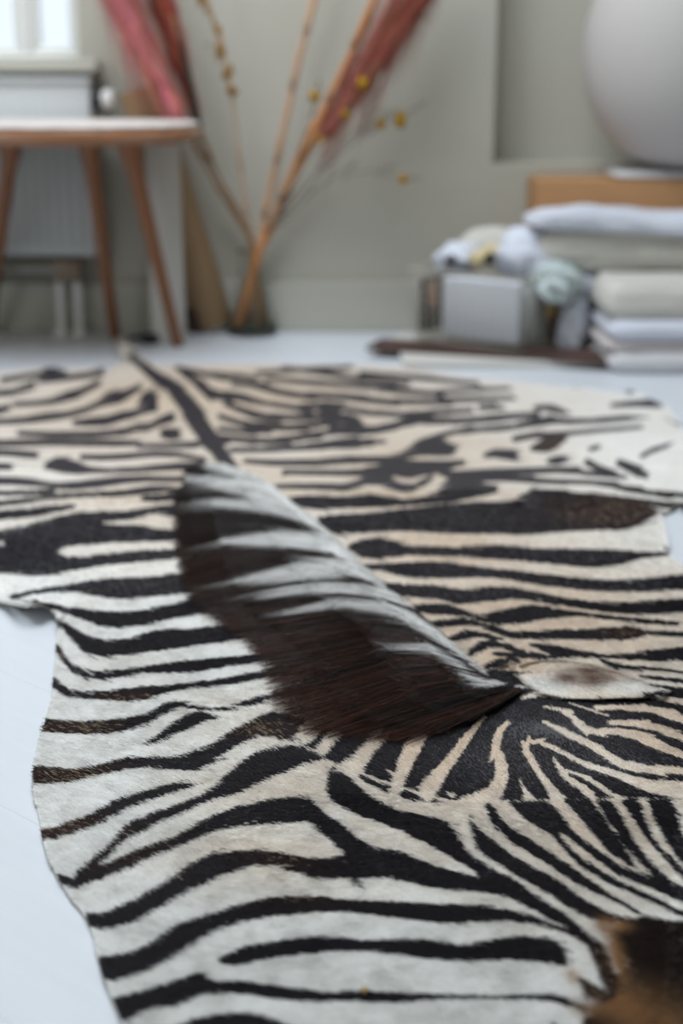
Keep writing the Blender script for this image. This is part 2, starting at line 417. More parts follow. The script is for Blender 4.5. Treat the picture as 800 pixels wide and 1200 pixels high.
PALE_IN_DARK = [
 ('H', [(120,612.5,613.5),(135,611,615),(155,609,615),(170,604,617),(185,604,620),(200,606,620),(225,603,617),(244,602,614)]),
 ('H', [(68,646,648),(78,641,652),(100,640,652),(125,637,649),(160,636,646),(200,634,644),(220,630,641),(238,629,638)]),
 ('P', [(-4,637,3),(4,637,6)]),
]
# the face, behind the fold: a dark field with pale stripes
FACE_DARK = [(352,880),(356,868),(366,857),(385,852),(420,835),(480,815),(540,795),(580,786),(602,792),(615,806),(645,812),(655,819),(700,818),(730,818),(760,820),(800,828),
             (860,840),(930,850),(960,945),(800,938),(760,937),(700,937.5),(600,940),(540,943),(505,944),(470,942),(440,932),(412,912),(395,902),(378,893)]  # lower left edge also paints the shaded gap along the fold as dark hair
FACE_PALE = [
 ('P', [(372,855,12),(360,864,15),(345,868,14)]),
 ('P', [(395,857,15),(383,872,14),(374,886,12)]),
 ('P', [(470,840,13),(452,857,16),(432,878,17),(417,897,24),(400,905,20)]),
 ('P', [(505,848,5),(493,862,16),(482,880,19),(473,900,17),(466,920,16)]),
 ('P', [(452,903,3),(465,911,7)]),
 ('P', [(568,839,5),(553,857,9),(540,875,12),(522,898,15),(510,915,20),(503,926,17)]),
 ('P', [(596,846,6),(586,857,9),(583,878,11),(588,895,15),(585,914,17),(577,930,22),(556,940,22),(535,944,12)]),
 ('P', [(524,932,6),(534,934,6)]),
 ('P', [(660,947,20),(640,918,10),(630,903,9),(622,890,9),(617,879,7),(621,871,6),(632,871,6),(645,876,6),(660,883,6),(680,893,7),(700,900,8),(720,907,9),(740,915,12),(765,922,17),(790,925,22),(830,930,22),(900,935,22)]),
 ('P', [(608,912,1.5),(613,924,6),(619,936,13),(621,942,16)]),
 ('P', [(647,887,3),(655,899,7),(665,912,7),(680,921,9),(690,933,12),(700,945,14)]),
 ('P', [(662,903,4),(680,909,5),(700,921,6),(715,931,6),(731,937,6)]),
 ('P', [(635,845,4),(650,852,6),(665,860,8),(690,872,9),(710,885,10),(730,895,11),(760,900,10),(800,903,10),(880,900,10)]),
 ('P', [(635,828,3),(655,832,5),(670,843,6),(680,852,7),(700,856,8),(720,857,9),(745,863,12),(770,874,12),(800,884,9),(860,895,8)]),
 ('P', [(665,824,2.5),(690,832,3),(698,835,2)]),
 ('P', [(695,830,6),(730,830,7),(765,834,8),(800,845,10),(860,855,10)]),
 ('P', [(712,847,6),(740,848,8),(770,855,9),(800,866,8),(850,876,8)]),
 ('P', [(610,819,4),(630,814,8),(646,818,5)]),
 ('P', [(412,901,3),(430,910,4),(450,917.5,4),(470,924,4),(500,933,4),(528,940,4)]),
 ('P', [(603,806,4),(618,806,4),(630,808,3)]),
]
# the near part: lies over the face along the fold
DARK_NEAR = [
 ('H', [(168,873,874),(180,867,872),(195,855,866),(210,845,860),(222,838,856),(235,837,849),(248,840.5,844.5),(256,842.5,843.5)]),
 ('H', [(38.5,900,920),(55,901,919.5),(80,903,917),(100,901,912),(125,895,907),(150,890,902),(170,890,901),(200,888,903),(230,880,902),(250,871,891),(270,859,879),(285,852,871),(305,850,863),(330,850,868),(340,852,866)]),
 ('H', [(285,852,871),(300,843,864),(320,837,866),(335,840,868),(347,842,858),(357,844,848)]),
 ('H', [(48,974,985),(65,971,983.5),(85,963,977),(105,957,971.5),(125,945,960),(145,937,951),(165,931,943),(185,924,936),(205,920.5,929),(226,921,923)]),
 ('H', [(85,1030,1038),(95,1021,1036),(105,1012,1026),(120,1000,1012),(135,985,995),(145,972,988),(160,964,979),(180,955,968),(200,948,960),(220,940,950),(240,931,942),(251,922,938),(262,912,935),(280,898,930),(300,885,919),(320,880,912),(340,876,902),(355,878,897),(370,886,892.5),(381,891,891.5)]),
 ('H', [(68,1025,1032),(76,1029,1038),(85,1031,1041),(93,1030,1041),(100,1026,1037),(120,1016,1031),(150,1003,1018),(175,993,1007),(200,985,997),(220,973,988),(250,958,976),(280,948,970),(310,941,967),(340,937,965),(355,937.5,964),(364,940,968),(372,948,974),(385,957,984),(400,968,1001),(410,976,1030),(420,985,1030),(440,995,1030),(455,996,1030),(480,1005,1036),(500,1013,1040),(530,1022,1044),(560,1029,1046),(580,1032,1050),(600,1037,1056),(625,1052,1068),(650,1066,1081),(665,1076,1088),(682,1091,1098),(692,1100,1108)]),
 ('H', [(102,1071,1085),(115,1073,1089),(130,1068,1088),(160,1055,1079),(190,1038,1062),(210,1025,1052),(230,1012,1043),(250,1004,1032),(275,1001,1023),(300,999,1017),(325,1002,1018),(345,1005,1025),(370,1008,1030),(385,1007,1030),(405,1003,1031),(420,1000,1030),(450,1000,1030)]),
 ('H', [(383,925,927),(385,908,932),(391,906,940),(400,908,945),(412,916,952),(425,928,958),(440,938,963),(455,946,969),(470,952,975),(500,958,990),(520,966,1001),(533,978,1008),(540,991,1012),(555,1005,1022),(568,1014,1034),(585,1024,1038),(600,1031,1046),(612,1040,1060)]),
 ('H', [(115,1122,1140),(123,1122,1149),(135,1122,1149),(150,1119,1146),(175,1108,1137),(200,1091,1124),(225,1082,1107),(250,1073,1094),(275,1065,1086),(300,1058,1079),(325,1054,1075),(350,1053,1073),(375,1053,1070),(400,1056,1070),(440,1058,1074),(480,1060,1079),(520,1061,1083),(560,1064,1081),(600,1071,1081.5),(625,1077,1085),(650,1086,1091),(670,1090,1099),(690,1100,1110),(706,1113,1120)]),
 ('H', [(256,1127,1129),(262,1123,1131),(275,1117,1132),(290,1111,1130),(320,1107,1124),(350,1102,1121),(375,1101,1118),(400,1102,1116),(430,1104,1117),(470,1103,1121),(500,1105,1125),(530,1109,1127),(550,1108,1128),(580,1103,1127),(610,1100,1127),(635,1102,1130),(650,1106,1132),(660,1115,1133),(665,1128,1133)]),
 ('H', [(132,1172,1178),(140,1170,1192),(150,1168,1196),(160,1166,1190),(180,1160,1184),(200,1154,1182),(220,1147,1174),(235,1143,1168),(241,1146,1167),(247,1151,1166.5),(260,1152,1166),(290,1153,1167),(320,1158,1172),(350,1161,1174),(380,1165,1175),(400,1164,1173.5),(430,1164,1176),(470,1166,1176),(500,1167,1173.5),(540,1169,1172),(580,1169,1172.5),(620,1168,1173),(645,1168,1175),(662,1173,1180),(683,1182,1184)]),
 ('H', [(205,1206,1225),(215,1202,1230),(230,1196,1230),(260,1192,1226),(285,1190,1224),(305,1194,1220),(325,1199,1218),(345,1208,1216)]),
 ('H', [(170,1255,1290),(220,1246,1280),(280,1240,1262),(350,1242,1256),(450,1244,1258),(560,1235,1248),(640,1228,1238)]),
 ('H', [(210,1310,1345),(300,1285,1312),(420,1278,1300),(540,1272,1290),(650,1262,1276)]),
 # cheek stripes running to the muzzle
 ('H', [(550.5,955,957),(552,958,970),(555,967,984),(560,972,995),(570,980,1004),(585,993,1014),(600,1004,1024),(625,1018,1038),(650,1032,1054),(665,1043,1064),(675,1050,1070),(695,1062,1079),(715,1072,1080),(735,1078,1081)]),
 ('H', [(568.5,942,945),(574,943,962),(580,951,968),(590,964,979),(600,972,988),(625,988,1003),(650,1005,1020),(675,1022,1036),(700,1040,1048),(725,1055,1060),(740,1065,1068),(756,1075,1077)]),
 ('H', [(597,940.5,942),(603,940.5,949),(615,940.5,960),(630,940.5,970),(640,941,974),(650,950,978),(657,957,977),(668,972,985),(680,982,994),(700,998,1009),(725,1015,1026),(745,1022,1033),(770,1030,1046),(800,1041,1058),(860,1060,1080)]),
 ('H', [(640,965,975),(650,974,984),(656,981,991),(668,996,1005),(685,1009,1019),(705,1022,1031),(725,1034,1041),(750,1045,1052),(780,1060,1066),(800,1068,1074),(850,1085,1090)]),
 ('H', [(661,938,940),(668,938,947),(680,938,960),(690,938,972),(698,949,983),(708,961,993),(716,973,1001),(726,986,1008),(736,1003,1014),(744,1015,1016.5)]),
 ('H', [(698,938,940),(705,938,951),(715,941,966),(722,951,978),(732,967,992),(745,990,1006),(760,1008,1022),(772,1022,1032),(785,1032,1040),(800,1040,1046),(850,1062,1068)]),
 ('H', [(727,938,940),(735,938,950),(745,938,966),(750,949,974),(758,967,985),(766,984,993),(778,998,1007),(790,1009,1020),(800,1018,1030),(850,1055,1066)]),
 ('H', [(759,938,940),(765,938,956),(775,938,976),(785,940,994),(792,955,1003),(798,975,1010),(810,996,1022),(850,1040,1060)]),
 ('H', [(805,938,945),(820,938,975),(840,950,1000),(870,990,1040)]),
 # rim before the muzzle
 ('H', [(678,1146,1150),(686,1150,1165),(696,1156,1172),(706,1162,1180),(716,1168,1184),(722,1174,1182)]),
 ('H', [(690,1105,1112),(696,1104,1125),(702,1106,1142),(708,1112,1155),(714,1125,1166),(720,1140,1170),(728,1150,1166)]),
]
MUZZLE = [(717,1096),(724,1086),(736,1079),(760,1078),(800,1081),(850,1090),(930,1130),(960,1200),(900,1330),(760,1390),(690,1330),(680,1240),(690,1196),(700,1184),(716,1176),(722,1160),(724,1140),(719,1115)]
# pale strokes of the mane on its dark hair: (x, y, width) along the lie of the hair
MANE_PALE = [
 [(332,588,3),(318,574,6),(300,562,10),(275,552,12),(258,549,8)],
 [(322,552,6),(324,562,7),(331,580,6)],
 [(400,636,4),(375,615,9),(350,597,12),(325,584,15),(295,574,17),(262,568,14),(238,564,8)],
 [(385,622,7),(350,605,10),(320,597,11),(285,592,10),(252,590,6)],
 [(424,660,5),(400,646,12),(375,637,17),(345,633,17),(310,633,13),(285,634,8),(270,634,4)],
 [(452,688,5),(430,672,12),(405,667,18),(375,667,20),(345,671,18),(315,676,12),(290,679,6)],
 [(490,712,5),(465,701,9),(435,694,9),(400,690,9),(360,691,9),(330,696,6)],
 [(575,792,3),(555,776,6),(525,754,8),(495,734,10),(465,719,10),(435,711,9),(405,709,7),(375,712,5),(350,716,3)],
 [(602,797,3),(585,800,5),(568,801,6),(550,789,6),(530,774,5),(510,764,5),(490,760,3),(465,760,2)],
]
HIDE_OUTLINE = [(0,697),(12,700),(22,702),(40,705),(54,711),(62,718),(65.5,727),(66,745),(65,765),(62,795),(60,820),(52,842),(47,860),(41,890),(38,915),(41,935),(46,958),(49,980),(58,1006),(70,1030),(84,1052),(98,1070),(108,1098),(115,1125),(124,1150),(135,1176),(146,1204),(160,1245),(195,1330),(300,1370),(450,1340),(600,1310),(690,1345),(760,1400),
   (900,1340),(985,1220),(985,1080),(965,940),(930,840),(880,770),(850,700),(815,672),(790,655),(785,645),(781,622),(776,603),(800,599),(880,598),(905,575),(880,545),(835,525),(800,500),(785,478),(740,464),(680,456),(600,447),(540,440),(500,434),(450,430),(400,427),(300,427),(215,427),(180,424),(162,412),(155,404),(146,397),(138,396),(134,400),(139,411),(142,421),(125,430),(75,430),(40,432),(5,437),(-60,444),(-160,470),(-230,510),(-235,560),(-190,610),(-170,655),(-80,690)]
SLIT = [(196,833),(215,831),(235,836),(255,842),(270,847),(285,852),(310,861),(340,868),(360,878),(378,888),(395,897),(410,905),(430,919),(455,930),(480,938),(510,941),(545,940),(600,939.5),(660,937.5),(720,937),(800,937.5),(880,940),(965,945)]
RIDGE = [(258,545),(290,553),(322,566),(345,592),(372,616),(400,638),(425,664),(450,688),(485,714),(515,742),(545,770),(575,795),(604,806)]
# tinted areas of the pale hair: centre, radii (pixels), weight
CREAM = [(260,470,330,70,1.0),(250,560,200,60,.8),(470,540,190,70,.9),(520,640,160,60,.75),(620,720,220,80,.75),(330,700,70,60,.35),
         (560,860,180,80,.9),(760,860,150,80,.8),(700,960,140,90,.55),(340,930,110,50,.38),(330,1000,120,40,.36),(480,960,110,60,.4),(600,775,45,22,1.0)]

EAR = [(600,779),(612,774),(640,771),(675,773),(710,780),(745,790),(772,801),(789,812),(770,817),(735,820),(690,821),(655,819),(630,812),(612,800),(602,790)]
TAIL = [(118,380),(150,380),(166,410),(178,423),(172,430),(150,428),(138,424),(120,405)]
FUR_N = 380000
MANE_N = 30000
# ---------------------------------------------------------------- zebra hide: numbers
def G2(p):
    v = G(p[0], p[1]); return (v.x, v.y)

def spline(pts, sub=5):
    """Catmull-Rom through pts (n x k)"""
    P = np.asarray(pts, float)
    if len(P) < 3: return P
    Q = np.vstack([2 * P[0] - P[1], P, 2 * P[-1] - P[-2]])
    out = []
    for i in range(1, len(Q) - 2):
        p0, p1, p2, p3 = Q[i - 1], Q[i], Q[i + 1], Q[i + 2]
        for s in range(sub):
            t = s / sub
            out.append(0.5 * (2 * p1 + (p2 - p0) * t + (2 * p0 - 5 * p1 + 4 * p2 - p3) * t * t + (3 * p1 - 3 * p0 + p3 - p2) * t ** 3))
    out.append(P[-1])
    return np.array(out)

def ground_poly(pix):
    return np.array([G2(p) for p in pix])

def stripe_poly(kind, pts, grow=0.0):
    pts = [tuple(p) for p in pts]
    if kind == 'H':
        if pts[-1][0] == 800:
            a, b = pts[-2], pts[-1]; s = 60.0 / (b[0] - a[0])
            pts += [(b[0] + 60, b[1] + (b[1] - a[1]) * s, b[2] + (b[2] - a[2]) * s), (b[0] + 130, b[1] + (b[1] - a[1]) * s * 1.2 + 6, b[2] + (b[2] - a[2]) * s * 1.2)]
        up = spline([(p[0], p[1] - grow) for p in pts]); lo = spline([(p[0], p[2] + grow) for p in pts])
        return ground_poly(np.vstack([up, lo[::-1]]))
    S = spline(pts)
    d = np.gradient(S[:, :2], axis=0)
    # widths are measured across the stroke as seen
    n = np.stack([-d[:, 1], d[:, 0]], 1) / np.maximum(np.linalg.norm(d, axis=1), 1e-6)[:, None]
    w = np.maximum(S[:, 2:3] + grow * 2, 0.6) / 2
    lo, hi = S[:, :2] + n * w, S[:, :2] - n * w
    return [ground_poly([lo[i], lo[i + 1], hi[i + 1], hi[i]]) for i in range(len(S) - 1)]

def inside(poly, X, Y):
    """even-odd test, limited to the polygon's own box; a stroke is a list of quads"""
    if isinstance(poly, list):
        al = np.vstack(poly); x0, y0 = al.min(0); x1, y1 = al.max(0)
        sel = np.nonzero((X >= x0) & (X <= x1) & (Y >= y0) & (Y <= y1))[0]
        if not len(sel): return sel
        hit = np.zeros(len(sel), bool); xs = X[sel]; ys = Y[sel]
        for q in poly: hit[inside(q, xs, ys)] = True
        return sel[hit]
    x0, y0 = poly.min(0); x1, y1 = poly.max(0)
    sel = np.nonzero((X >= x0) & (X <= x1) & (Y >= y0) & (Y <= y1))[0]
    if not len(sel): return sel
    x = X[sel]; y = Y[sel]; c = np.zeros(len(sel), bool)
    a = poly; b = np.roll(poly, -1, 0)
    for (ax, ay), (bx, by) in zip(a, b):
        if ay == by: continue
        m = (ay > y) != (by > y)
        c ^= m & (x < (bx - ax) * (y - ay) / (by - ay) + ax)
    return sel[c]

def seg_dist(line, X, Y):
    """distance to an open polyline, and position along it 0..1"""
    best = np.full(len(X), 1e9); along = np.zeros(len(X))
    L = np.concatenate([[0], np.cumsum(np.linalg.norm(np.diff(line, axis=0), axis=1))])
    for i in range(len(line) - 1):
        a, b = line[i], line[i + 1]; ab = b - a; l2 = ab @ ab
        t = np.clip(((X - a[0]) * ab[0] + (Y - a[1]) * ab[1]) / l2, 0, 1)
        d = np.hypot(X - a[0] - t * ab[0], Y - a[1] - t * ab[1])
        m = d < best; best[m] = d[m]; along[m] = (L[i] + t[m] * math.sqrt(l2)) / L[-1]
    return best, along

_tab = np.random.default_rng(3).random((256, 256))
def vnoise(x, y):
    xi = np.floor(x).astype(int); yi = np.floor(y).astype(int); fx = x - xi; fy = y - yi
    fx = fx * fx * (3 - 2 * fx); fy = fy * fy * (3 - 2 * fy)
    g = lambda i, j: _tab[i & 255, j & 255]
    return (g(xi, yi) * (1 - fx) + g(xi + 1, yi) * fx) * (1 - fy) + (g(xi, yi + 1) * (1 - fx) + g(xi + 1, yi + 1) * fx) * fy
def fbm(x, y, o=4):
    s = 0; a = 0.5
    for k in range(o):
        s = s + a * vnoise(x * 2 ** k + 17.3 * k, y * 2 ** k - 9.1 * k); a *= 0.5
    return s / (1 - 0.5 ** o)

def gauss(X, Y, px, py, rx, ry, ang=0.0):
    """bell centred on the point at pixel px, py; radii given as seen there"""
    c = G(px, py); dist = math.hypot(c.y, CAM_H)
    wx = rx * dist / FPX; wy = (G(px, py - ry).y - G(px, py + ry).y) / 2
    dx = X - c.x; dy = Y - c.y
    if ang:
        ca, sa = math.cos(ang), math.sin(ang); dx, dy = dx * ca + dy * sa, -dx * sa + dy * ca
    return np.exp(-(dx / wx) ** 2 - (dy / wy) ** 2)

# the pale hair bleeds over the dark where the lens blurs it: the far dark stripes are a little wider than they look
P_DARK = [stripe_poly(k, p, float(np.interp(p[len(p) // 2][1], (430, 520, 600, 700, 800, 850), (1.9, 2.0, 1.7, 1.3, 0.8, 0.5)))) for k, p in DARK_BODY]
P_PALE = [stripe_poly(k, p) for k, p in PALE_IN_DARK]
P_FACE = ground_poly(spline(FACE_DARK, 4))
P_FPAL = [stripe_poly(k, p, -0.5) for k, p in FACE_PALE]
P_NEAR = [stripe_poly(k, p, 0.5) for k, p in DARK_NEAR]
P_MUZ = ground_poly(spline(MUZZLE + [MUZZLE[0]], 4))
L_SLIT = ground_poly(spline(SLIT, 4))
L_RIDGE = ground_poly(spline(RIDGE, 4))
P_EAR = ground_poly(spline(EAR + [EAR[0]], 4))[:-1]
P_TAIL = ground_poly(TAIL)
P_OUT = ground_poly(spline(HIDE_OUTLINE + [HIDE_OUTLINE[0]], 4))[:-1]
_far = np.array([G2((965, 1500)), G2((100, 1500)), G2((-200, 1100)), G2((100, 838))])
P_NEARSIDE = np.vstack([L_SLIT, _far])          # everything on the camera's side of the fold

def height(X, Y):
    """relief of the hide over the floor"""
    z = 0.0045 + 0.006 * (fbm(X * 7, Y * 7, 3) - 0.35) + 0.0025 * (fbm(X * 22 + 5, Y * 22, 2) - 0.5)
    # fold: the near side lies on top
    d, t = seg_dist(L_SLIT, X, Y)
    near = np.zeros(len(X), bool); near[inside(P_NEARSIDE, X, Y)] = True
    tap = np.clip((t - 0.03) / 0.2, 0, 1)
    z += np.where(near, 0.0075 * tap * np.exp(-(d / 0.05) ** 2), 0.002 * tap * np.exp(-(d / 0.012) ** 2))
    # brow, ear root and neck wrinkles
    z += 0.010 * gauss(X, Y, 655, 842, 70, 20) + 0.006 * gauss(X, Y, 745, 880, 60, 22) + 0.006 * gauss(X, Y, 590, 768, 34, 14)
    z += 0.004 * gauss(X, Y, 572, 757, 26, 5) + 0.004 * gauss(X, Y, 586, 778, 22, 4)
    z += 0.012 * gauss(X, Y, 612, 583, 22, 10) + 0.007 * gauss(X, Y, 700, 592, 60, 9) + 0.008 * gauss(X, Y, 440, 565, 60, 9)
    z += 0.007 * gauss(X, Y, 600, 520, 90, 12) + 0.008 * gauss(X, Y, 120, 575, 90, 14)
    z += 0.006 * gauss(X, Y, 420, 925, 70, 18) + 0.005 * gauss(X, Y, 300, 960, 90, 22)
    # the ear lies flat, a little proud, its rim turned up
    e = inside(P_EAR, X, Y)
    if len(e):
        de, _ = seg_dist(np.vstack([P_EAR, P_EAR[:1]]), X[e], Y[e])
        z[e] += 0.0035 * np.clip(de / 0.004, 0, 1) + 0.003 * np.exp(-((de - 0.006) / 0.004) ** 2)
    z += 0.012 * gauss(X, Y, 146, 408, 12, 7)
    # muzzle, and the lifted left edge
    z += 0.014 * gauss(X, Y, 850, 1180, 130, 90)
    z += 0.020 * gauss(X, Y, 40, 706, 30, 9) + 0.010 * gauss(X, Y, 66, 726, 8, 14)
    return np.maximum(z, 0.003)

def drop(X, Y, Z):
    """flat-floor position on which the markings were read for a raised point"""
    k = CAM_H / (CAM_H - Z)
    return X * k, Y * k

PALE_W = np.array(lin((243, 243, 241))); PALE_C = np.array(lin((230, 210, 188)))
BLACK = np.array(lin((41, 38, 45))); BROWN = np.array(lin((64, 41, 32)))
def markings(X, Y, jit=0.0, r=None):
    """colour of the hair at flat positions X, Y -> (n,3) linear, dark mask"""
    if jit:
        r = r or rng
        X = X + r.normal(0, jit, len(X)); Y = Y + r.normal(0, jit, len(X))
    n = len(X); dark = np.zeros(n)
    for P in P_DARK: dark[inside(P, X, Y)] = 1
    for P in P_PALE: dark[inside(P, X, Y)] = 0
    near = np.zeros(n, bool); near[inside(P_NEARSIDE, X, Y)] = True
    face = np.zeros(n, bool); face[inside(P_FACE, X, Y)] = True; face &= ~near
    fd = np.ones(n)
    for P in P_FPAL: fd[inside(P, X, Y)] = 0
    dark = np.where(face, fd, dark)
    nd = np.zeros(n)
    for P in P_NEAR: nd[inside(P, X, Y)] = 1
    dark = np.maximum(dark, nd)
    cw = np.zeros(n)
    for (a, b, c, d, w) in CREAM: cw = np.maximum(cw, w * gauss(X, Y, a, b, c * 1.15, d * 1.15))
    cw = cw * (1 - 0.9 * np.maximum(gauss(X, Y, 640, 803, 40, 11), gauss(X, Y, 735, 806, 40, 9)))
    cw = np.clip(cw + 0.25 * (fbm(X * 9, Y * 9, 3) - 0.5), 0, 1)
    pale = PALE_W + (PALE_C - PALE_W) * cw[:, None]
    # brown hair of the ear beside the mane
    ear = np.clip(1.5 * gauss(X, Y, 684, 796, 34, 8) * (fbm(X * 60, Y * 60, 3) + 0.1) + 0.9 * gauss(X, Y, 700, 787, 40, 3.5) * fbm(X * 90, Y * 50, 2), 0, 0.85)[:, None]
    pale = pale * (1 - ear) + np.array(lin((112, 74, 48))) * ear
    pat = gauss(X, Y, 340, 852, 22, 10)[:, None] * 0.6
    pale = pale * (1 - pat) + np.array(lin((190, 150, 112))) * pat
    # dark hair turns brown towards the outer ends of the stripes
    bw = np.zeros(n)
    for (a, b, c, d, w) in [(80, 910, 80, 25, .9), (90, 855, 60, 14, .9), (150, 818, 40, 8, .8), (80, 975, 90, 25, .9), (160, 1000, 90, 40, .5), (330, 1010, 70, 22, .6), (350, 1055, 80, 12, .5), (715, 600, 90, 25, .8), (735, 742, 35, 9, .8), (645, 520, 25, 12, .9), (310, 855, 45, 14, .9), (720, 1140, 40, 60, .8), (695, 1160, 30, 30, .9), (60, 780, 14, 30, .8)]:
        bw = np.maximum(bw, w * gauss(X, Y, a, b, c, d))
    bw = np.clip(bw + 0.15 * (fbm(X * 30, Y * 30, 3) - 0.5), 0, 1)
    dk = BLACK + (BROWN - BLACK) * bw[:, None]
    col = pale * (1 - dark[:, None]) + dk * dark[:, None]
    # muzzle
    m = inside(P_MUZ, X, Y)
    if len(m):
        x = X[m]; y = Y[m]
        f = fbm(x * 26, y * 26, 4)
        tan = np.clip(gauss(x, y, 752, 1190, 48, 30) * (0.5 + f) * 0.95 + gauss(x, y, 715, 1176, 22, 10) * 0.9 + gauss(x, y, 719, 1112, 9, 36) * 1.0 + gauss(x, y, 726, 1086, 12, 6) * .9, 0, 0.9)[:, None]
        base = np.array(lin((44, 32, 28))) * (0.7 + 0.6 * f)[:, None]
        col[m] = base * (1 - tan) + np.array(lin((178, 138, 98))) * tan
        dark[m] = 1 - tan[:, 0]
    rim = np.clip(1.2 * gauss(X, Y, 716, 1086, 16, 8) + 0.9 * gauss(X, Y, 720, 1120, 7, 30) + 0.8 * gauss(X, Y, 700, 1185, 24, 9) + .5 * gauss(X, Y, 671, 1146, 8, 10), 0, 0.8)[:, None]
    col = col * (1 - rim) + np.array(lin((176, 138, 100))) * rim
    return col, dark, bw, near

# ---------------------------------------------------------------- zebra hide: objects
def fill_colours(me, name, col):
    a = me.attributes.new(name, 'FLOAT_COLOR', 'POINT')
    buf = np.ones((len(col), 4), np.float32); buf[:, :3] = col
    a.data.foreach_set('color', buf.ravel())

M_PELT = mat_attr('short_hair_hide', 'hair_colour', rough=0.5, spec=0.45, bump=(900, 0.25, 0.001, (1, 3, 1)))
M_FUR = mat_hair('short_hair', 0.42, 0.4, 0.45)
M_MANE = mat_attr('mane_body', 'hair_colour', rough=0.6, spec=0.2)
M_MANEHAIR = mat_hair('mane_hair', 0.34, 0.5, 0.35)

def grid_hide():
    step_r, step_t = 0.0024, 0.0015
    rows = np.exp(np.arange(math.log(0.60), math.log(3.35), step_r))
    cols = np.arange(-0.47, 0.44, step_t)
    R, T = np.meshgrid(rows, cols, indexing='ij')
    X = (T * R).ravel(); Y = R.ravel()
    nr, nc = R.shape
    keep = np.zeros(nr * nc, bool); keep[inside(P_OUT, X, Y)] = True
    I = np.arange(nr * nc).reshape(nr, nc)
    q = np.stack([I[:-1, :-1], I[:-1, 1:], I[1:, 1:], I[1:, :-1]], -1).reshape(-1, 4)
    q = q[keep[q].all(1)]
    used = np.unique(q); remap = -np.ones(nr * nc, int); remap[used] = np.arange(len(used))
    q = remap[q]; X = X[used]; Y = Y[used]
    # rim vertices move onto the outline
    e = np.concatenate([q[:, [0, 1]], q[:, [1, 2]], q[:, [2, 3]], q[:, [3, 0]]])
    es = np.sort(e, 1); key = es[:, 0] * len(X) + es[:, 1]
    u, inv, cnt = np.unique(key, return_inverse=True, return_counts=True)
    be = e[cnt[inv] == 1]; bv = np.unique(be)
    ring = np.vstack([P_OUT, P_OUT[:1]])
    bx = X[bv].copy(); by = Y[bv].copy(); best = np.full(len(bv), 1e9); nx = bx.copy(); ny = by.copy()
    for i in range(len(ring) - 1):
        a, b = ring[i], ring[i + 1]; ab = b - a; l2 = max(ab @ ab, 1e-12)
        t = np.clip(((bx - a[0]) * ab[0] + (by - a[1]) * ab[1]) / l2, 0, 1)
        px = a[0] + t * ab[0]; py = a[1] + t * ab[1]; d = np.hypot(bx - px, by - py)
        m = d < best; best[m] = d[m]; nx[m] = px[m]; ny[m] = py[m]
    lim = 0.012 * np.maximum(by, 0.6)
    m = best < lim; X[bv[m]] = nx[m]; Y[bv[m]] = ny[m]
    return X, Y, q, be

HIDE = thing('zebra_hide_rug', 'large black and white striped zebra hide rug with dark mane spread on the white floor', 'rug', (0.0, 1.3, 0.0))
_X, _Y, _Q, _BE = grid_hide()
_Z = height(_X, _Y)
_fx, _fy = _X, _Y                                   # flat hide
_k = (CAM_H - _Z) / CAM_H; _X, _Y = _fx * _k, _fy * _k    # raised hide
_c = 0
for _ox, _oy in ((-.3, -.35), (.3, -.12), (-.15, .12), (.2, .35)):
    _c = _c + markings(_fx + _ox * 0.0015 * _fy, _fy + _oy * 0.0024 * _fy)[0] / 4
# the lie of the hair: fine streaks; hair self-shadow put into the colour, deeper on warm hair
_warm = np.clip((_c[:, 0] - _c[:, 2]) / np.maximum(_c[:, 0], 1e-3) * 3.2, 0, 1)
_c = _c * (0.90 - 0.24 * _warm)[:, None] * (0.88 + 0.24 * fbm(_fx * 160, _fy * 260, 2))[:, None]
# skirt: the leather's cut edge, pale
_bv = np.unique(_BE); _mp = {v: len(_X) + i for i, v in enumerate(_bv)}
_vx = np.concatenate([_X, _X[_bv]]); _vy = np.concatenate([_Y, _Y[_bv]]); _vz = np.concatenate([_Z, np.maximum(_Z[_bv] - 0.003, 0.0006)])
_skirt = np.array([(a, _mp[a], _mp[b], b) for a, b in _BE])
_q = np.vstack([_Q, _skirt[:, ::-1]])
_allc = np.vstack([_c, np.tile(np.array(lin((214, 206, 190))), (len(_bv), 1))])
_co = np.stack([_vx, _vy, _vz], 1)
_mid = np.stack([np.concatenate([_fx, _fx[_bv]]), np.concatenate([_fy, _fy[_bv]])], 1)[_q].mean(1)
_which = np.zeros(len(_q), int)
for _i, _P in ((1, P_EAR), (2, P_MUZ), (3, P_TAIL)):
    _which[inside(_P, _mid[:, 0], _mid[:, 1])] = _i
def mesh_from(name, faces, parent):
    used = np.unique(faces); mp = np.zeros(len(_co), int); mp[used] = np.arange(len(used)); f = mp[faces]
    me = bpy.data.meshes.new(name)
    me.vertices.add(len(used)); me.vertices.foreach_set('co', _co[used].astype(np.float32).ravel())
    me.loops.add(len(f) * 4); me.loops.foreach_set('vertex_index', f.ravel().astype(np.int32))
    me.polygons.add(len(f)); me.polygons.foreach_set('loop_start', (np.arange(len(f)) * 4).astype(np.int32))
    me.update(calc_edges=True); me.validate()
    fill_colours(me, 'hair_colour', _allc[used])
    return link_mesh(name, me, M_PELT, parent)
PELT = mesh_from('pelt', _q[_which == 0], HIDE)
mesh_from('ear', _q[_which == 1], HIDE)['label'] = 'pale flattened ear with a brown patch'
mesh_from('muzzle', _q[_which == 2], HIDE)['label'] = 'dark brown muzzle with tan edges'
mesh_from('tail', _q[_which == 3], HIDE)

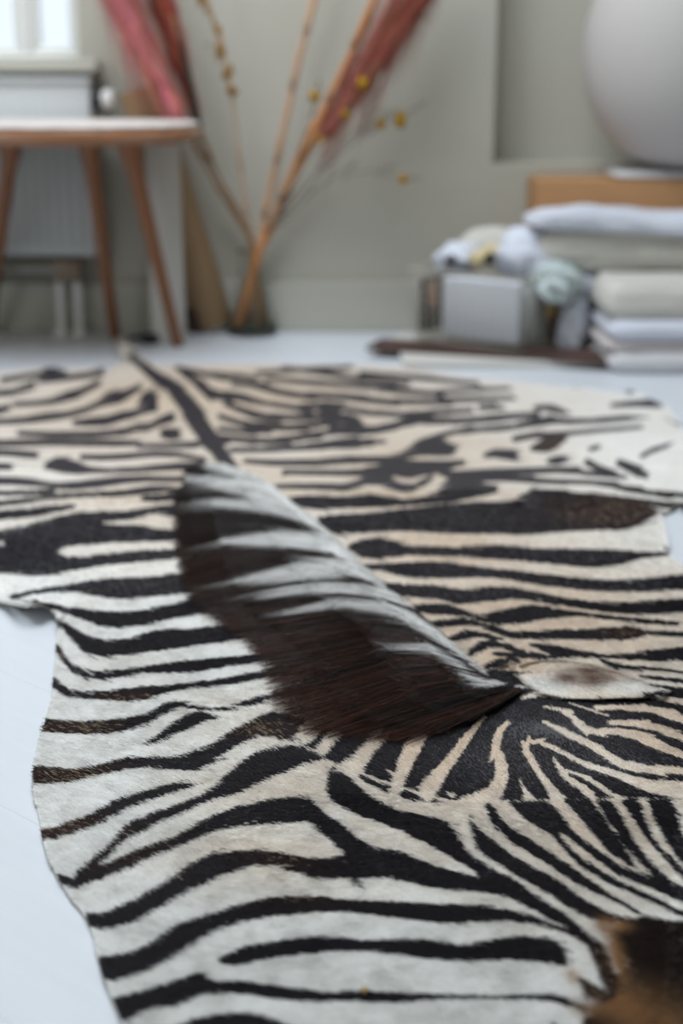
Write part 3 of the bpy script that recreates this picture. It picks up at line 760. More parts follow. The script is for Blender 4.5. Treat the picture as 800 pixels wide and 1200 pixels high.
def add_curves(name, pts, radii, cols, mat, parent):
    """pts (n,k,3), radii (n,k), cols (n,k,3) -> one hair object"""
    n, k, _ = pts.shape
    cu = bpy.data.hair_curves.new(name)
    cu.add_curves([k] * n)
    cu.attributes['position'].data.foreach_set('vector', pts.reshape(-1).astype(np.float32))
    ra = cu.attributes.get('radius') or cu.attributes.new('radius', 'FLOAT', 'POINT')
    ra.data.foreach_set('value', radii.reshape(-1).astype(np.float32))
    ca = cu.attributes.new('hair_colour', 'FLOAT_COLOR', 'POINT')
    buf = np.ones((n * k, 4), np.float32); buf[:, :3] = cols.reshape(-1, 3)
    ca.data.foreach_set('color', buf.ravel())
    cu.materials.append(mat)
    o = bpy.data.objects.new(name, cu); COL.objects.link(o)
    o.parent = parent
    o.matrix_parent_inverse = inv_of(parent)
    o['kind'] = 'stuff'
    return o

def short_fur(n):
    r = np.random.default_rng(11)
    ly = r.uniform(math.log(0.66), math.log(1.95), n * 2); t = r.uniform(-0.37, 0.38, n * 2)
    # thinner cover far away
    far = np.exp(ly) > 1.5
    ok = (~far | (r.random(n * 2) < 0.45)) & ((np.abs(t) < 0.265) | (r.random(n * 2) < 0.45))
    Y = np.exp(ly)[ok]; X = t[ok] * Y
    m = np.zeros(len(X), bool); m[inside(P_OUT, X, Y)] = True
    X = X[m][:n]; Y = Y[m][:n]; n = len(X)
    Z = height(X, Y)
    a = math.pi - 0.25 + 1.3 * (fbm(X * 5 + 3, Y * 5, 2) - 0.5) + r.normal(0, 0.24, n)
    # hair on the face lies up and away from the muzzle
    f = gauss(X, Y, 640, 870, 170, 60); a = a - 0.7 * f
    L = r.uniform(0.005, 0.0088, n) * (0.75 + 0.5 * fbm(X * 12, Y * 12, 2))
    L = L * (1 - 0.55 * np.clip(f * 1.4, 0, 1))
    dx = np.cos(a) * L; dy = np.sin(a) * L; up = L * r.uniform(0.10, 0.34, n)
    s = np.array([0, 0.35, 0.7, 1.0]); lift = np.array([0, 0.62, 1.0, 1.02])
    # hair that would hang far over the cut edge is left out
    m = np.zeros(n, bool); m[inside(P_OUT, X + 0.72 * dx, Y + 0.72 * dy)] = True
    X, Y, Z, dx, dy, up, L, a = (q[m] for q in (X, Y, Z, dx, dy, up, L, a)); n = len(X)
    k = (CAM_H - Z) / CAM_H
    P = np.empty((n, 4, 3))
    P[:, :, 0] = (X * k)[:, None] + dx[:, None] * s; P[:, :, 1] = (Y * k)[:, None] + dy[:, None] * s
    P[:, :, 2] = Z[:, None] - 0.0003 + up[:, None] * lift
    c, d, b, near = markings(X + 0.6 * dx, Y + 0.6 * dy, 0.0005, r)
    # some pale hairs among the brown ends
    sp = (d > 0.5) & (r.random(n) < 0.30 * np.clip(b - 0.35, 0, 1)); c[sp] = np.array(lin((196, 176, 150)))
    v = r.normal(1, 0.10, n) * (0.84 + 0.32 * fbm(X * 70, Y * 70, 2))
    c = np.clip(c * v[:, None], 0.002, 0.95)
    C = np.repeat(c[:, None, :], 4, 1)
    W = (0.00019 * np.clip(Y / 0.9, 0.9, 1.45))[:, None] * np.array([1, 1, 0.75, 0.2])
    return add_curves('short_fur', P, W, C, M_FUR, PELT)
FUR = short_fur(FUR_N)

# ---------------------------------------------------------------- mane
P_MPAL = [stripe_poly('P', p, 1.0) for p in MANE_PALE]
def mane_colour(X, Y, Z, n, r, frac):
    fx, fy = drop(X, Y, Z)
    jx = fx + r.normal(0, 0.0016, n); jy = fy + r.normal(0, 0.0016, n)
    w = np.zeros(n)
    for P in P_MPAL: w[inside(P, jx, jy)] = 1
    return w

def mane_paths(n, K, r, spread=1.0, lay=1.0):
    """hair from the ridge of the neck, laid over to the left"""
    # guide hairs: (position along ridge, pixel way points of the hair)
    guides = [
     (0.00, [(262,546),(256,545),(246,546),(236,549),(226,553)]),
     (0.10, [(300,560),(282,553),(266,552),(248,556),(228,562)]),
     (0.20, [(332,582),(308,566),(285,562),(258,563),(226,572)]),
     (0.30, [(360,606),(330,588),(300,580),(265,578),(224,590)]),
     (0.40, [(388,630),(355,609),(318,602),(275,604),(228,616)]),
     (0.50, [(414,653),(378,637),(335,634),(285,640),(234,655)]),
     (0.60, [(442,680),(405,668),(360,669),(300,682),(250,692)]),
     (0.70, [(480,710),(440,697),(390,699),(325,712),(275,712)]),
     (0.78, [(510,737),(470,722),(420,722),(360,735),(312,738)]),
     (0.85, [(538,763),(500,745),(450,748),(390,765),(338,772)]),
     (0.91, [(562,784),(520,770),(470,778),(410,800),(352,815)]),
     (0.96, [(585,800),(545,795),(490,810),(440,830),(385,848)]),
     (0.98, [(600,806),(565,812),(515,824),(465,840),(415,856)]),
     (1.00, [(608,806),(586,820),(555,834),(520,847),(480,862)]),
    ]
    gp = np.array([g[0] for g in guides])
    gw = np.array([[G2(p) for p in spline(g[1], 4)] for g in guides])       # guides x m x 2
    m = gw.shape[1]
    u = np.clip(r.random(n) ** 0.9 * 1.03 - 0.015, 0, 1)
    pos = np.interp(u, gp, np.arange(len(gp))); i0 = np.clip(np.floor(pos).astype(int), 0, len(gp) - 2); f = (pos - i0)[:, None, None]
    path = gw[i0] * (1 - f) + gw[i0 + 1] * f
    # resample to K points of a shorter or longer hair, starting some way along
    start = np.where(r.random(n) < 0.55, r.uniform(0, 0.12, n), r.uniform(0.05, 0.62, n))
    length = r.uniform(0.5, 1.03, n)
    end = np.minimum(start + length, 0.5 * r.uniform(0.62, 1.06, n) + 0.5 * r.uniform(0.86, 1.16, n))
    s = start[:, None] + (end - start)[:, None] * np.linspace(0, 1, K)[None]
    q = np.clip(s, 0, 1) * (m - 1); j = np.clip(np.floor(q).astype(int), 0, m - 2); g = (q - j)[..., None]
    idx = np.arange(n)[:, None]
    P2 = path[idx, j] * (1 - g) + path[idx, j + 1] * g
    over = np.clip(s - 1, 0, 1)[..., None]
    P2 = P2 + (path[:, -1] - path[:, -3])[:, None, :] * over * 6
    side = np.stack([-(path[:, -1] - path[:, 0])[:, 1], (path[:, -1] - path[:, 0])[:, 0]], 1); side /= np.linalg.norm(side, axis=1)[:, None]
    clump = (fbm(u * 60, start * 9, 2) - 0.5) * 0.034 * spread + r.normal(0, 0.006, n) * spread
    grow = np.linspace(0, 1, K)[None] ** 1.3
    wave = 0.0016 * np.sin(np.linspace(0, 7, K)[None] + r.uniform(0, 6.3, n)[:, None])
    P2 = P2 + side[:, None, :] * (clump[:, None] * grow + wave * grow)[..., None]
    P2 = P2 + r.normal(0, 0.0022, (n, 1, 2))
    return P2, s, u

def mane_top(s, u):
    """height of the laid mane along a hair (s 0 ridge .. 1 tips)"""
    full = 0.55 + 0.45 * np.sin(np.clip(u, 0, 1) * math.pi * 0.85 + 0.25)
    full = full * np.clip(0.25 + (1.02 - u) / 0.16, 0.25, 1)
    ridge = np.clip(s / 0.10, 0, 1)
    return (0.002 + 0.020 * full * (ridge ** 0.7) * (1 - np.clip(s, 0, 1.1) ** 1.5 * 0.86))

def build_mane():
    r = np.random.default_rng(23)
    # body of the mane: a low shell under the loose hair
    gu = np.linspace(0.01, 0.995, 90); K = 26
    rr = np.random.default_rng(1)
    base = []
    class Fix:      # the same path builder without chance
        pass
    n = len(gu)
    P2, s, u = mane_shell(gu, K)
    Z = mane_top(s, u[:, None]) * 0.8
    edge = np.minimum(np.minimum(np.arange(n) / 6.0, (n - 1 - np.arange(n)) / 6.0), 1)[:, None]
    Z = Z * (0.15 + 0.85 * edge) + height(P2[..., 0].ravel(), P2[..., 1].ravel()).reshape(Z.shape) - 0.001
    P2 = P2 * ((CAM_H - Z) / CAM_H)[..., None]
    V = np.concatenate([P2, Z[..., None]], -1).reshape(-1, 3)
    I = np.arange(n * K).reshape(n, K)
    q = np.stack([I[:-1, :-1], I[1:, :-1], I[1:, 1:], I[:-1, 1:]], -1).reshape(-1, 4)
    me = bpy.data.meshes.new('mane'); me.from_pydata(V.tolist(), [], q.tolist()); me.update()
    w = mane_colour(V[:, 0], V[:, 1], V[:, 2], len(V), rr, None)[:, None]
    fill_colours(me, 'hair_colour', np.array(lin((26, 20, 20))) * (1 - w) + np.array(lin((225, 225, 222))) * w)
    mo = link_mesh('mane', me, M_MANE, HIDE)
    mo['label'] = 'long dark brown mane with white streaks'
    return mo

def mane_shell(gu, K):
    r = np.random.default_rng(5)
    class R0:
        def random(self, n): return ((gu + 0.015) / 1.03) ** (1 / 0.9)
        def uniform(self, a, b, n): return np.full(n, (a + b) / 2)
        def normal(self, a, b, n): return np.zeros(n)
    P2, s, u = mane_paths(len(gu), K, R0(), spread=0.0)
    # full length from ridge to tips
    return shell_full(gu, K)

def shell_full(gu, K):
    class R1:
        k = 0
        def random(self, n):
            R1.k += 1
            return ((gu + 0.015) / 1.03) ** (1 / 0.9) if R1.k == 1 else np.zeros(n)
        def uniform(self, a, b, n):
            if b == 0.12: return np.zeros(n)
            if b == 1.03: return np.full(n, 1.2)
            if b == 1.06 or b == 1.16: return np.full(n, 0.62)
            return np.zeros(n)
        def normal(self, a, b, n): return np.zeros(n)
    return mane_paths(len(gu), K, R1(), spread=0.0)

MANE = build_mane()
def mane_hair(n):
    r = np.random.default_rng(29); K = 9
    P2, s, u = mane_paths(n, K, r)
    depth = 0.5 * r.random(n) + 0.5 * fbm(u * 120, r.random(n) * 2, 2)
    Z = mane_top(s, u[:, None]) * (0.75 + 0.35 * depth[:, None]) + height(P2[..., 0].ravel(), P2[..., 1].ravel()).reshape(s.shape)
    Z += np.abs(r.normal(0, 0.0016, n))[:, None] * np.linspace(0.2, 1, K)[None]
    wild = r.random(n) < 0.03
    Z[wild] += (r.uniform(0.002, 0.014, wild.sum())[:, None]) * np.sin(np.linspace(0, 2.6, K))[None]
    P2 = P2 * ((CAM_H - Z) / CAM_H)[..., None]
    P = np.concatenate([P2, Z[..., None]], -1)
    flat = P.reshape(-1, 3)
    jit = np.repeat(r.normal(0, 0.0012, (n, 1, 2)), K, 1).reshape(-1, 2)
    fx, fy = drop(flat[:, 0], flat[:, 1], flat[:, 2]); fx = fx + jit[:, 0]; fy = fy + jit[:, 1]
    w = np.zeros(len(flat))
    for Q in P_MPAL: w[inside(Q, fx, fy)] = 1
    w = w.reshape(n, K)
    w *= (r.random(n) > 0.05)[:, None]
    # rust hair and painted warm highlights on the loose ends, black in the upper part; locks differ
    lock = fbm(u * 170, np.repeat(s[:, :1], 1, 1)[:, 0] * 5 + 40, 2)
    red = np.clip((u[:, None] - 0.3) * 1.3, 0, 1) * np.clip(2.6 * lock - 1.0 + r.normal(0, 0.3, n), 0, 1)[:, None] * (0.35 + 0.65 * np.clip(s, 0, 1)) + 0.25 * np.clip(s - 0.6, 0, 1)
    red = np.clip(red, 0, 1)
    dk = np.array(lin((21, 16, 17)))[None, None] * (1 - red[..., None]) + np.array(lin((106, 66, 50)))[None, None] * red[..., None]
    lt = np.array(lin((248, 248, 247)))[None, None]
    C = dk * (1 - w[..., None]) + lt * w[..., None]
    C = np.clip(C * (r.normal(1, 0.2, n) * (0.7 + 0.6 * lock))[:, None, None], 0.002, 0.93)
    W = (0.00021 * r.uniform(0.6, 1.5, n))[:, None] * np.linspace(1, 0.3, K)[None] * np.clip(P2[..., 1] / 1.2, 1, 1.6)
    return add_curves('mane_hair', P, W, C, M_MANEHAIR, MANE)
MANE_HAIR = mane_hair(MANE_N)
# ================================================================ things by the back wall
M_OAK = mat_new('oiled_wood', lin((140, 94, 64)), 0.42, 0.5, noise=(9, 0.7, lin((114, 74, 48)), (1, 1, 0.12)), bump=(40, 0.15, 0.001, (1, 1, 0.1)))
M_OAKTOP = mat_new('oiled_wood_top', lin((150, 106, 76)), 0.14, 0.7, noise=(7, 0.6, lin((138, 92, 62)), (0.2, 1, 1)))

# ---- stool: oval top, splayed turned legs
st = thing('wooden_stool', 'low wooden stool with oval top and splayed tapered legs in front of the radiator', 'stool', (-0.62, 3.0, 0))
ZT, ZB = 0.468, 0.437
cx, cy, ra, rb, ang = -0.655, 3.02, 0.365, 0.24, math.radians(-6)
bm = bmesh.new(); rings = []
for f, z in ((0.0, ZB), (0.90, ZB), (0.965, ZB + 0.005), (1.0, ZB + 0.016), (1.0, ZT - 0.007), (0.985, ZT), (0.0, ZT)):
    if f == 0: rings.append([bm.verts.new((cx, cy, z))]); continue
    ring = []
    for k in range(64):
        a = 2 * math.pi * k / 64
        ex = 0.8
        ux = math.copysign(abs(math.cos(a)) ** ex, math.cos(a)) * ra * f; uy = math.copysign(abs(math.sin(a)) ** ex, math.sin(a)) * rb * f
        ring.append(bm.verts.new((cx + ux * math.cos(ang) - uy * math.sin(ang), cy + ux * math.sin(ang) + uy * math.cos(ang), z)))
    rings.append(ring)
for a, b in zip(rings, rings[1:]):
    n = 64
    for k in range(n):
        k2 = (k + 1) % n
        if len(a) == 1: bm.faces.new((a[0], b[k2], b[k]))
        elif len(b) == 1: bm.faces.new((a[k], a[k2], b[0]))
        else: bm.faces.new((a[k], a[k2], b[k2], b[k]))
obj('seat', bm, M_OAKTOP, st, sharp=40)
M_WOOL = mat_new('off_white_wool', lin((206, 198, 194)), 0.9, 0.1, sheen=0.3, bump=(220, 0.5, 0.002))
bm = bmesh.new(); rings = []
for f, z in ((0.0, ZT + 0.0005), (0.95, ZT + 0.0005), (0.985, ZT + 0.003), (0.985, ZT + 0.007), (0.95, ZT + 0.0105), (0.6, ZT + 0.0115), (0.0, ZT + 0.012)):
    if f == 0: rings.append([bm.verts.new((cx, cy, z))]); continue
    ring = []
    for k in range(96):
        a = 2 * math.pi * k / 96; w_ = 1 + (0.012 * math.sin(a * 23) + 0.009 * math.sin(a * 37 + 1)) * f
        ux = math.copysign(abs(math.cos(a)) ** 0.8, math.cos(a)) * ra * f * w_; uy = math.copysign(abs(math.sin(a)) ** 0.8, math.sin(a)) * rb * f * w_
        ring.append(bm.verts.new((cx + ux * math.cos(ang) - uy * math.sin(ang), cy + ux * math.sin(ang) + uy * math.cos(ang), z + (0.001 * math.sin(a * 29) if f < 1 and z > ZT + 0.005 else 0))))
    rings.append(ring)
for a, b in zip(rings, rings[1:]):
    for k in range(96):
        k2 = (k + 1) % 96
        if len(a) == 1: bm.faces.new((a[0], b[k2], b[k]))
        elif len(b) == 1: bm.faces.new((a[k], a[k2], b[0]))
        else: bm.faces.new((a[k], a[k2], b[k2], b[k]))
tag(obj('seat_pad', bm, M_WOOL), 'thin off white wool pad lying on the low wooden stool', 'seat pad')
for (tx, ty, tY), (fx, fy) in (((150, 172, 2.97), (209, 406)), ((104, 172, 3.07), (135, 397)), ((14, 172, 3.08), (-14, 392)), ((-40, 172, 2.95), (-95, 425))):
    t_ = GY(tx, ty, tY); t_.z = ZB + 0.002; f_ = G(fx, fy)
    pts = [f_ + (t_ - f_) * s for s in (0, 0.02, 0.3, 0.6, 0.85, 0.93, 1.0)]
    bm = bmesh.new(); add_tube(bm, pts, [0.0115, 0.0125, 0.0135, 0.0155, 0.017, 0.021, 0.025], 14)
    obj('leg', bm, M_OAK, st, sharp=50)

# ---- radiator below the window
M_RAD = mat_new('radiator_enamel', lin((190, 194, 195)), 0.4, 0.5)
M_BRASS = mat_new('valve_metal', lin((124, 110, 96)), 0.4, 0.5, metal=0.3)
M_BLACK = mat_new('black_plastic', lin((30, 30, 33)), 0.45)
M_WHITEP = mat_new('white_plastic', lin((226, 227, 226)), 0.45)
M_GAP_SHADE = mat_new('gap_shade_grey', lin((140, 140, 134)), 0.5)
ry = WALL_Y - 0.085
r1 = GY(109, 200, ry).x; r0 = GY(-230, 200, ry).x; rz0 = GY(50, 301, ry).z; rz1 = GY(50, 96, ry).z
rd = thing('radiator', 'white panel radiator with vertical ribs under the window', 'radiator', ((r0 + r1) / 2, ry, 0))
bm = bmesh.new(); add_box(bm, ((r0 + r1) / 2, ry + 0.03, (rz0 + rz1) / 2), (r1 - r0, 0.05, rz1 - rz0), bevel=0.008)
obj('panel', bm, M_RAD, rd, sharp=40)
nrib = 26
for k in range(nrib):
    x = r0 + (k + 0.5) * (r1 - r0) / nrib
    bm = bmesh.new(); add_box(bm, (x, ry + 0.003, (rz0 + rz1) / 2 - 0.01), ((r1 - r0) / nrib * 0.55, 0.010, rz1 - rz0 - 0.07), bevel=0.004, seg=1)
    obj('rib', bm, M_RAD, rd, sharp=40)
bm = bmesh.new(); add_box(bm, ((r0 + r1) / 2, ry + 0.03, rz1 + 0.004), (r1 - r0 + 0.004, 0.064, 0.012), bevel=0.003)
obj('top_grille', bm, M_RAD, rd, sharp=40)
v = GY(116, 116, ry + 0.03)
bm = bmesh.new(); add_tube(bm, [v + Vector((-0.014, 0, 0)), v + Vector((0.006, 0, 0))], 0.019, 16)
obj('valve_collar', bm, M_BLACK, rd, sharp=40)
bm = bmesh.new(); add_tube(bm, [v + Vector((0.006, 0, 0)), v + Vector((0.012, 0, 0)), v + Vector((0.03, 0, 0)), v + Vector((0.034, 0, 0))], [0.016, 0.021, 0.02, 0.014], 16)
obj('thermostat_knob', bm, M_WHITEP, rd, sharp=40)
pz = GY(30, 315, ry + 0.03).z
bm = bmesh.new(); add_tube(bm, [(r0, ry + 0.03, pz), (GY(70, 315, ry + .03).x, ry + 0.03, pz)], 0.018, 12)
obj('pipe', bm, M_GAP_SHADE, rd, sharp=40)  # grey bar added in place of the shaded gap under the radiator
b0 = GY(62, 304, ry + .03); b1 = GY(98, 330, ry + .03)
bm = bmesh.new(); add_box(bm, ((b0.x + b1.x) / 2, ry + 0.03, (b0.z + b1.z) / 2), (b1.x - b0.x, 0.035, b0.z - b1.z), bevel=0.006)
obj('valve_block', bm, M_BRASS, rd, sharp=40)
for px in (71, 92):
    x = GY(px, 360, ry + .03).x
    bm = bmesh.new(); add_tube(bm, [(x, ry + 0.03, b1.z + 0.005), (x, ry + 0.03, 0.012)], 0.0085, 12)
    add_tube(bm, [(x, ry + 0.03, 0.012), (x, ry + 0.03, 0.0)], 0.016, 16)
    obj('pipe', bm, M_WHITEP, rd, sharp=40)

# ---- rolls and small things leaning near the stool
M_KRAFT = mat_new('kraft_paper', lin((156, 130, 100)), 0.7, 0.3, noise=(4, 0.5, lin((140, 114, 86))))
M_PAPER = mat_new('white_paper', lin((200, 198, 193)), 0.7, 0.3)
M_DBROWN = mat_new('dark_brown_leather', lin((58, 38, 28)), 0.6, 0.4)
def tilt_cyl(bm, a, b, r, n=28, hole=0.0):
    add_tube(bm, [a, a + (b - a) * 0.004, b + (a - b) * 0.004, b], [r * 0.97, r, r, r * 0.97], n)
kb = G(251, 388) + Vector((0, 0.0, 0.016)); kt = GY(163, 104, 3.245)
kr = thing('kraft_paper_roll', 'brown kraft paper roll leaning on the back wall behind the stool', 'paper roll', (kb.x, kb.y, 0))
bm = bmesh.new(); tilt_cyl(bm, kb, kt, 0.047); obj('roll', bm, M_KRAFT, kr, sharp=50)
ax = (kt - kb).normalized()
bm = bmesh.new(); add_tube(bm, [kb - ax * 0.012, kb + ax * 0.02], [0.033, 0.036], 24); obj('inner_sheet', bm, M_PAPER, kr, sharp=50)
wp = G(198, 401)
wr = thing('white_paper_roll', 'thick white paper roll standing upright behind the right stool leg', 'paper roll', (wp.x, wp.y, 0))
bm = bmesh.new(); add_lathe(bm, [(0, 0), (0.036, 0), (0.0375, 0.003), (0.0375, 0.427), (0.036, 0.43), (0.013, 0.43), (0.013, 0.40), (0, 0.40)], 40, (wp.x, wp.y, 0))
obj('roll', bm, M_PAPER, wr, sharp=50)
bm = bmesh.new(); add_box(bm, (wp.x + 0.0372, wp.y - 0.006, 0.215), (0.002, 0.012, 0.424)); obj('loose_edge', bm, M_PAPER, wr, smooth=False)
p = G(228, 394); p.y += 0.03
bm = bmesh.new(); add_box(bm, (p.x, p.y + 0.02, 0.032), (0.045, 0.05, 0.064), Matrix.Rotation(0.3, 3, 'Z'), bevel=0.012)
o = tag(obj('leather_case', bm, M_DBROWN, sharp=40), 'small dark brown case on the floor between white and kraft rolls', 'case')
p = G(181, 403)
bm = bmesh.new(); add_box(bm, (p.x, p.y, 0.012), (0.062, 0.03, 0.024), Matrix.Rotation(0.25, 3, 'Z'), bevel=0.008)
add_tube(bm, [(p.x - 0.02, p.y, 0.02), (p.x - 0.04, p.y + 0.01, 0.012), (p.x - 0.06, p.y + 0.03, 0.006), (p.x - 0.05, p.y + 0.06, 0.005)], 0.0045, 8)
tag(obj('power_adapter', bm, M_BLACK, sharp=40), 'small black object with a lead on the floor between two stool legs', 'adapter')

# ---- glass vase and dried stems
VY = G(296, 391).y
vc = G(296, 391); 
M_VASE = mat_new('vase_glass', (0.97, 0.99, 0.98), 0.02, 0.5, trans=1.0, ior=1.16)
va = thing('glass_vase', 'clear glass vase with wide base holding the dried stems', 'vase', (vc.x, vc.y, 0))
VH = GY(300, 292, VY).z
bm = bmesh.new()
add_lathe(bm, [(0, 0.0), (0.054, 0.0), (0.058, 0.004), (0.057, 0.012), (0.046, 0.06), (0.034, 0.11), (0.026, VH * 0.86), (0.026, VH * .95), (0.030, VH),
               (0.0285, VH), (0.0245, VH * .95), (0.0245, VH * 0.86), (0.0325, 0.11), (0.0445, 0.06), (0.055, 0.016), (0.052, 0.011), (0, 0.010)], 48, (vc.x, vc.y, 0))
obj('vase_body', bm, M_VASE, va)
bm = bmesh.new(); add_lathe(bm, [(0, 0.0108), (0.050, 0.0118), (0.0515, 0.0125), (0, 0.0135)], 40, (vc.x, vc.y, 0))
obj('sediment', bm, mat_new('dark_sediment', lin((92, 100, 88)), 0.7), va)

def stem_path(px, y0, y1):
    """px list of pixels -> points between depths y0 (foot) and y1 (top), smoothed"""
    S = spline(px, 4); n = len(S)
    return [GY(S[i][0], S[i][1], y0 + (y1 - y0) * i / (n - 1)) for i in range(n)]
M_STEM_O = mat_new('orange_stem', lin((176, 112, 58)), 0.55, 0.4, noise=(30, 0.6, lin((196, 148, 108)), (1, 1, 0.2)))
M_STEM_T = mat_new('tan_stem', lin((198, 160, 128)), 0.6, 0.3, noise=(25, 0.5, lin((176, 132, 100)), (1, 1, 0.2)))
M_STEM_B = mat_new('brown_stem', lin((142, 112, 82)), 0.6, 0.3)
M_STEM_G = mat_new('grey_stem', lin((128, 118, 104)), 0.6, 0.3)
M_DARK = mat_new('dark_seed_head', lin((52, 40, 32)), 0.8, 0.2)
M_YEL = mat_new('yellow_flower', lin((172, 132, 30)), 0.8, 0.2, noise=(200, 0.7, lin((128, 92, 16))))
M_GOLD = mat_new('golden_seed', lin((150, 112, 38)), 0.8, 0.2, noise=(90, 0.7, lin((112, 82, 30))))
VB = Vector((vc.x, vc.y, 0.0145))
def dried(name, label, cat, px, y1, rad, mat, group=None, foot=(0, 0), y0=None):
    t = thing(name, label, cat, (VB.x + foot[0], VB.y + foot[1], VB.z), group)
    pts = stem_path(px, (y0 or VY) , y1)
    neck = Vector((vc.x, vc.y, 0)) 
    # inside the vase the stem runs from its foot on the glass bottom to the first point above the rim
    i = next(k for k, q in enumerate(pts) if q.z > VH + 0.01)
    above = pts[i:]
    e = above[0] - Vector((vc.x, vc.y, 0)); 
    lim = 0.018 - 0
    gate = Vector((vc.x + max(-lim, min(lim, e.x)), vc.y + max(-lim, min(lim, above[0].y - vc.y)), VH - 0.004))
    ft = Vector((VB.x + foot[0], VB.y + foot[1], VB.z + 0.002))
    pts = [ft, ft + (gate - ft) * 0.5, gate] + above
    S = spline([tuple(q) for q in pts], 2)
    bm = bmesh.new(); n = len(S)
    add_tube(bm, [Vector(q) for q in S], [rad * (1.0 - 0.25 * k / n) for k in range(n)], 8)
    obj('stem', bm, mat, t)
    return t, [Vector(q) for q in S]

def plume(parent, px, y, width_px, col_a, col_b, n, side=0.0, seed=1, name='plume', lead=0.55):
    """feathery grass head: many fine hairs leaving an axis"""
    r = random.Random(seed)
    A = [GY(q[0], q[1], y) for q in spline(px, 6)]
    m = len(A); wd = width_px / FPX * (y + 0.1)
    bm = bmesh.new(); cl = bm.verts.layers.float_color.new('hair_colour')
    for k in range(n):
        t = r.random() ** 0.9; f = t * (m - 1); i = min(int(f), m - 2)
        p = A[i] + (A[i + 1] - A[i]) * (f - i)
        tan = (A[i + 1] - A[i]).normalized()
        phi = r.uniform(0, 2 * math.pi)
        u = tan.cross(Vector((0, 1, 0))).normalized(); w = Vector((0, 1, 0))
        env = (math.sin(min(1, t * 1.15 + 0.12) * math.pi * 0.62)) * (1 - 0.3 * t)
        cs = math.cos(phi)
        d = u * cs + w * math.sin(phi) * 0.7
        L = wd * (0.9 + 0.9 * r.random()) * env * (1 + side * cs)
        e1 = p + d * L * 0.35 + tan * L * lead
        e2 = p + d * L * 0.62 + tan * L * (lead * 2.4) + Vector((0, 0, -0.1 * L))
        hw = 0.0011 * r.uniform(0.7, 1.4)
        q = d.cross(tan).normalized() * hw
        c = [a + (b - a) * r.random() for a, b in zip(col_a, col_b)]
        vs = []
        for pt, s in ((p, 1), (e1, 1), (e2, 0.25)):
            for sg in (-1, 1):
                v = bm.verts.new(pt + q * s * sg); v[cl] = (*c, 1); vs.append(v)
        bm.faces.new((vs[0], vs[1], vs[3], vs[2])); bm.faces.new((vs[2], vs[3], vs[5], vs[4]))
    o = obj(name, bm, M_PLUME, parent)
    o['kind'] = 'stuff'
    return o
M_PLUME = mat_attr('plume_hair', 'hair_colour', rough=0.8, spec=0.15)

t, _ = dried('pampas_grass', 'pink pampas plume reaching up left in front of the window wall', 'dried grass',
             [(300, 292), (285, 268), (262, 232), (240, 190), (216, 138), (180, 75), (148, 10)], 3.14, 0.0045, M_STEM_B, 'pampas grass in the vase', (0.028, -0.01))
plume(t, [(217, 140), (196, 108), (170, 60), (150, 18), (134, -25), (118, -70)], 3.12, 35, lin((226, 152, 148)), lin((196, 106, 104)), 4200, side=-0.45, seed=2)
t, _ = dried('pampas_grass', 'rusty red pampas plume beside the dark seed spike', 'dried grass',
             [(302, 292), (280, 250), (255, 205), (238, 165), (222, 118), (205, 60), (188, -10)], 3.2, 0.004, M_STEM_B, 'pampas grass in the vase', (0.034, 0.012))
plume(t, [(233, 150), (222, 110), (205, 55), (193, 10), (183, -40), (176, -80)], 3.18, 25, lin((176, 98, 82)), lin((140, 66, 54)), 3400, side=0.1, seed=3)
t, _ = dried('pampas_grass', 'dusky rose pampas plume leaning right across the wall', 'dried grass',
             [(306, 292), (318, 262), (338, 225), (362, 180), (390, 140), (430, 90), (480, 15)], 3.13, 0.004, M_STEM_B, 'pampas grass in the vase', (-0.03, 0.01))
plume(t, [(372, 170), (394, 138), (425, 95), (455, 52), (480, 12), (505, -40)], 3.12, 38, lin((184, 114, 98)), lin((148, 82, 68)), 3600, side=0.6, seed=4)
dried('bamboo_cane', 'thick orange cane leaning right out of the vase', 'cane', [(292, 335), (300, 315), (330, 236), (352, 186), (385, 120), (414, 56), (444, -14), (470, -70)], 3.16, 0.0105, M_STEM_O, None, (-0.034, -0.012))
dried('bamboo_cane', 'pale thin cane rising nearly upright from the vase', 'cane', [(304, 296), (310, 255), (324, 190), (342, 105), (358, 40), (374, -20), (385, -70)], 3.2, 0.0075, M_STEM_T, None, (-0.01, 0.02))
t, P_ = dried('dried_bulrush', 'thin dried stem with a dark brown bulrush spike by the red plume', 'dried stem', [(298, 292), (272, 240), (250, 190), (236, 150), (222, 100), (209, 48)], 3.11, 0.0028, M_STEM_B, None, (0.02, 0.02))
A = [GY(*q, 3.11) for q in ((234, 150), (230, 134), (222, 100), (214, 68), (208, 46))]
bm = bmesh.new(); add_tube(bm, A, [0.004, 0.0082, 0.0082, 0.0066, 0.002], 10); obj('seed_head', bm, M_DARK, t)
t, P_ = dried('dried_seed_spray', 'slender dried stem hung with golden seed clusters', 'dried stem', [(300, 292), (290, 255), (283, 200), (273, 125), (262, 70), (248, 20), (238, -20)], 3.17, 0.0026, M_STEM_T, None, (0.012, -0.022))
r = random.Random(9)
for k in range(46):
    s = r.random(); a = spline([(271, 112), (266, 92), (258, 62), (250, 35), (240, -2), (230, -40)], 8); q = a[int(s * (len(a) - 1))]
    if 0.28 < s < 0.36: continue
    bm = bmesh.new()
    bmesh.ops.create_icosphere(bm, subdivisions=1, radius=r.uniform(0.0035, 0.0065))
    c = GY(q[0] + r.gauss(0, 5), q[1] + r.gauss(0, 3), 3.17 + r.gauss(0, 0.006))
    for v in bm.verts: v.co = Vector((v.co.x, v.co.y, v.co.z * 1.6)) + c
    obj('seed_cluster', bm, M_GOLD, t)
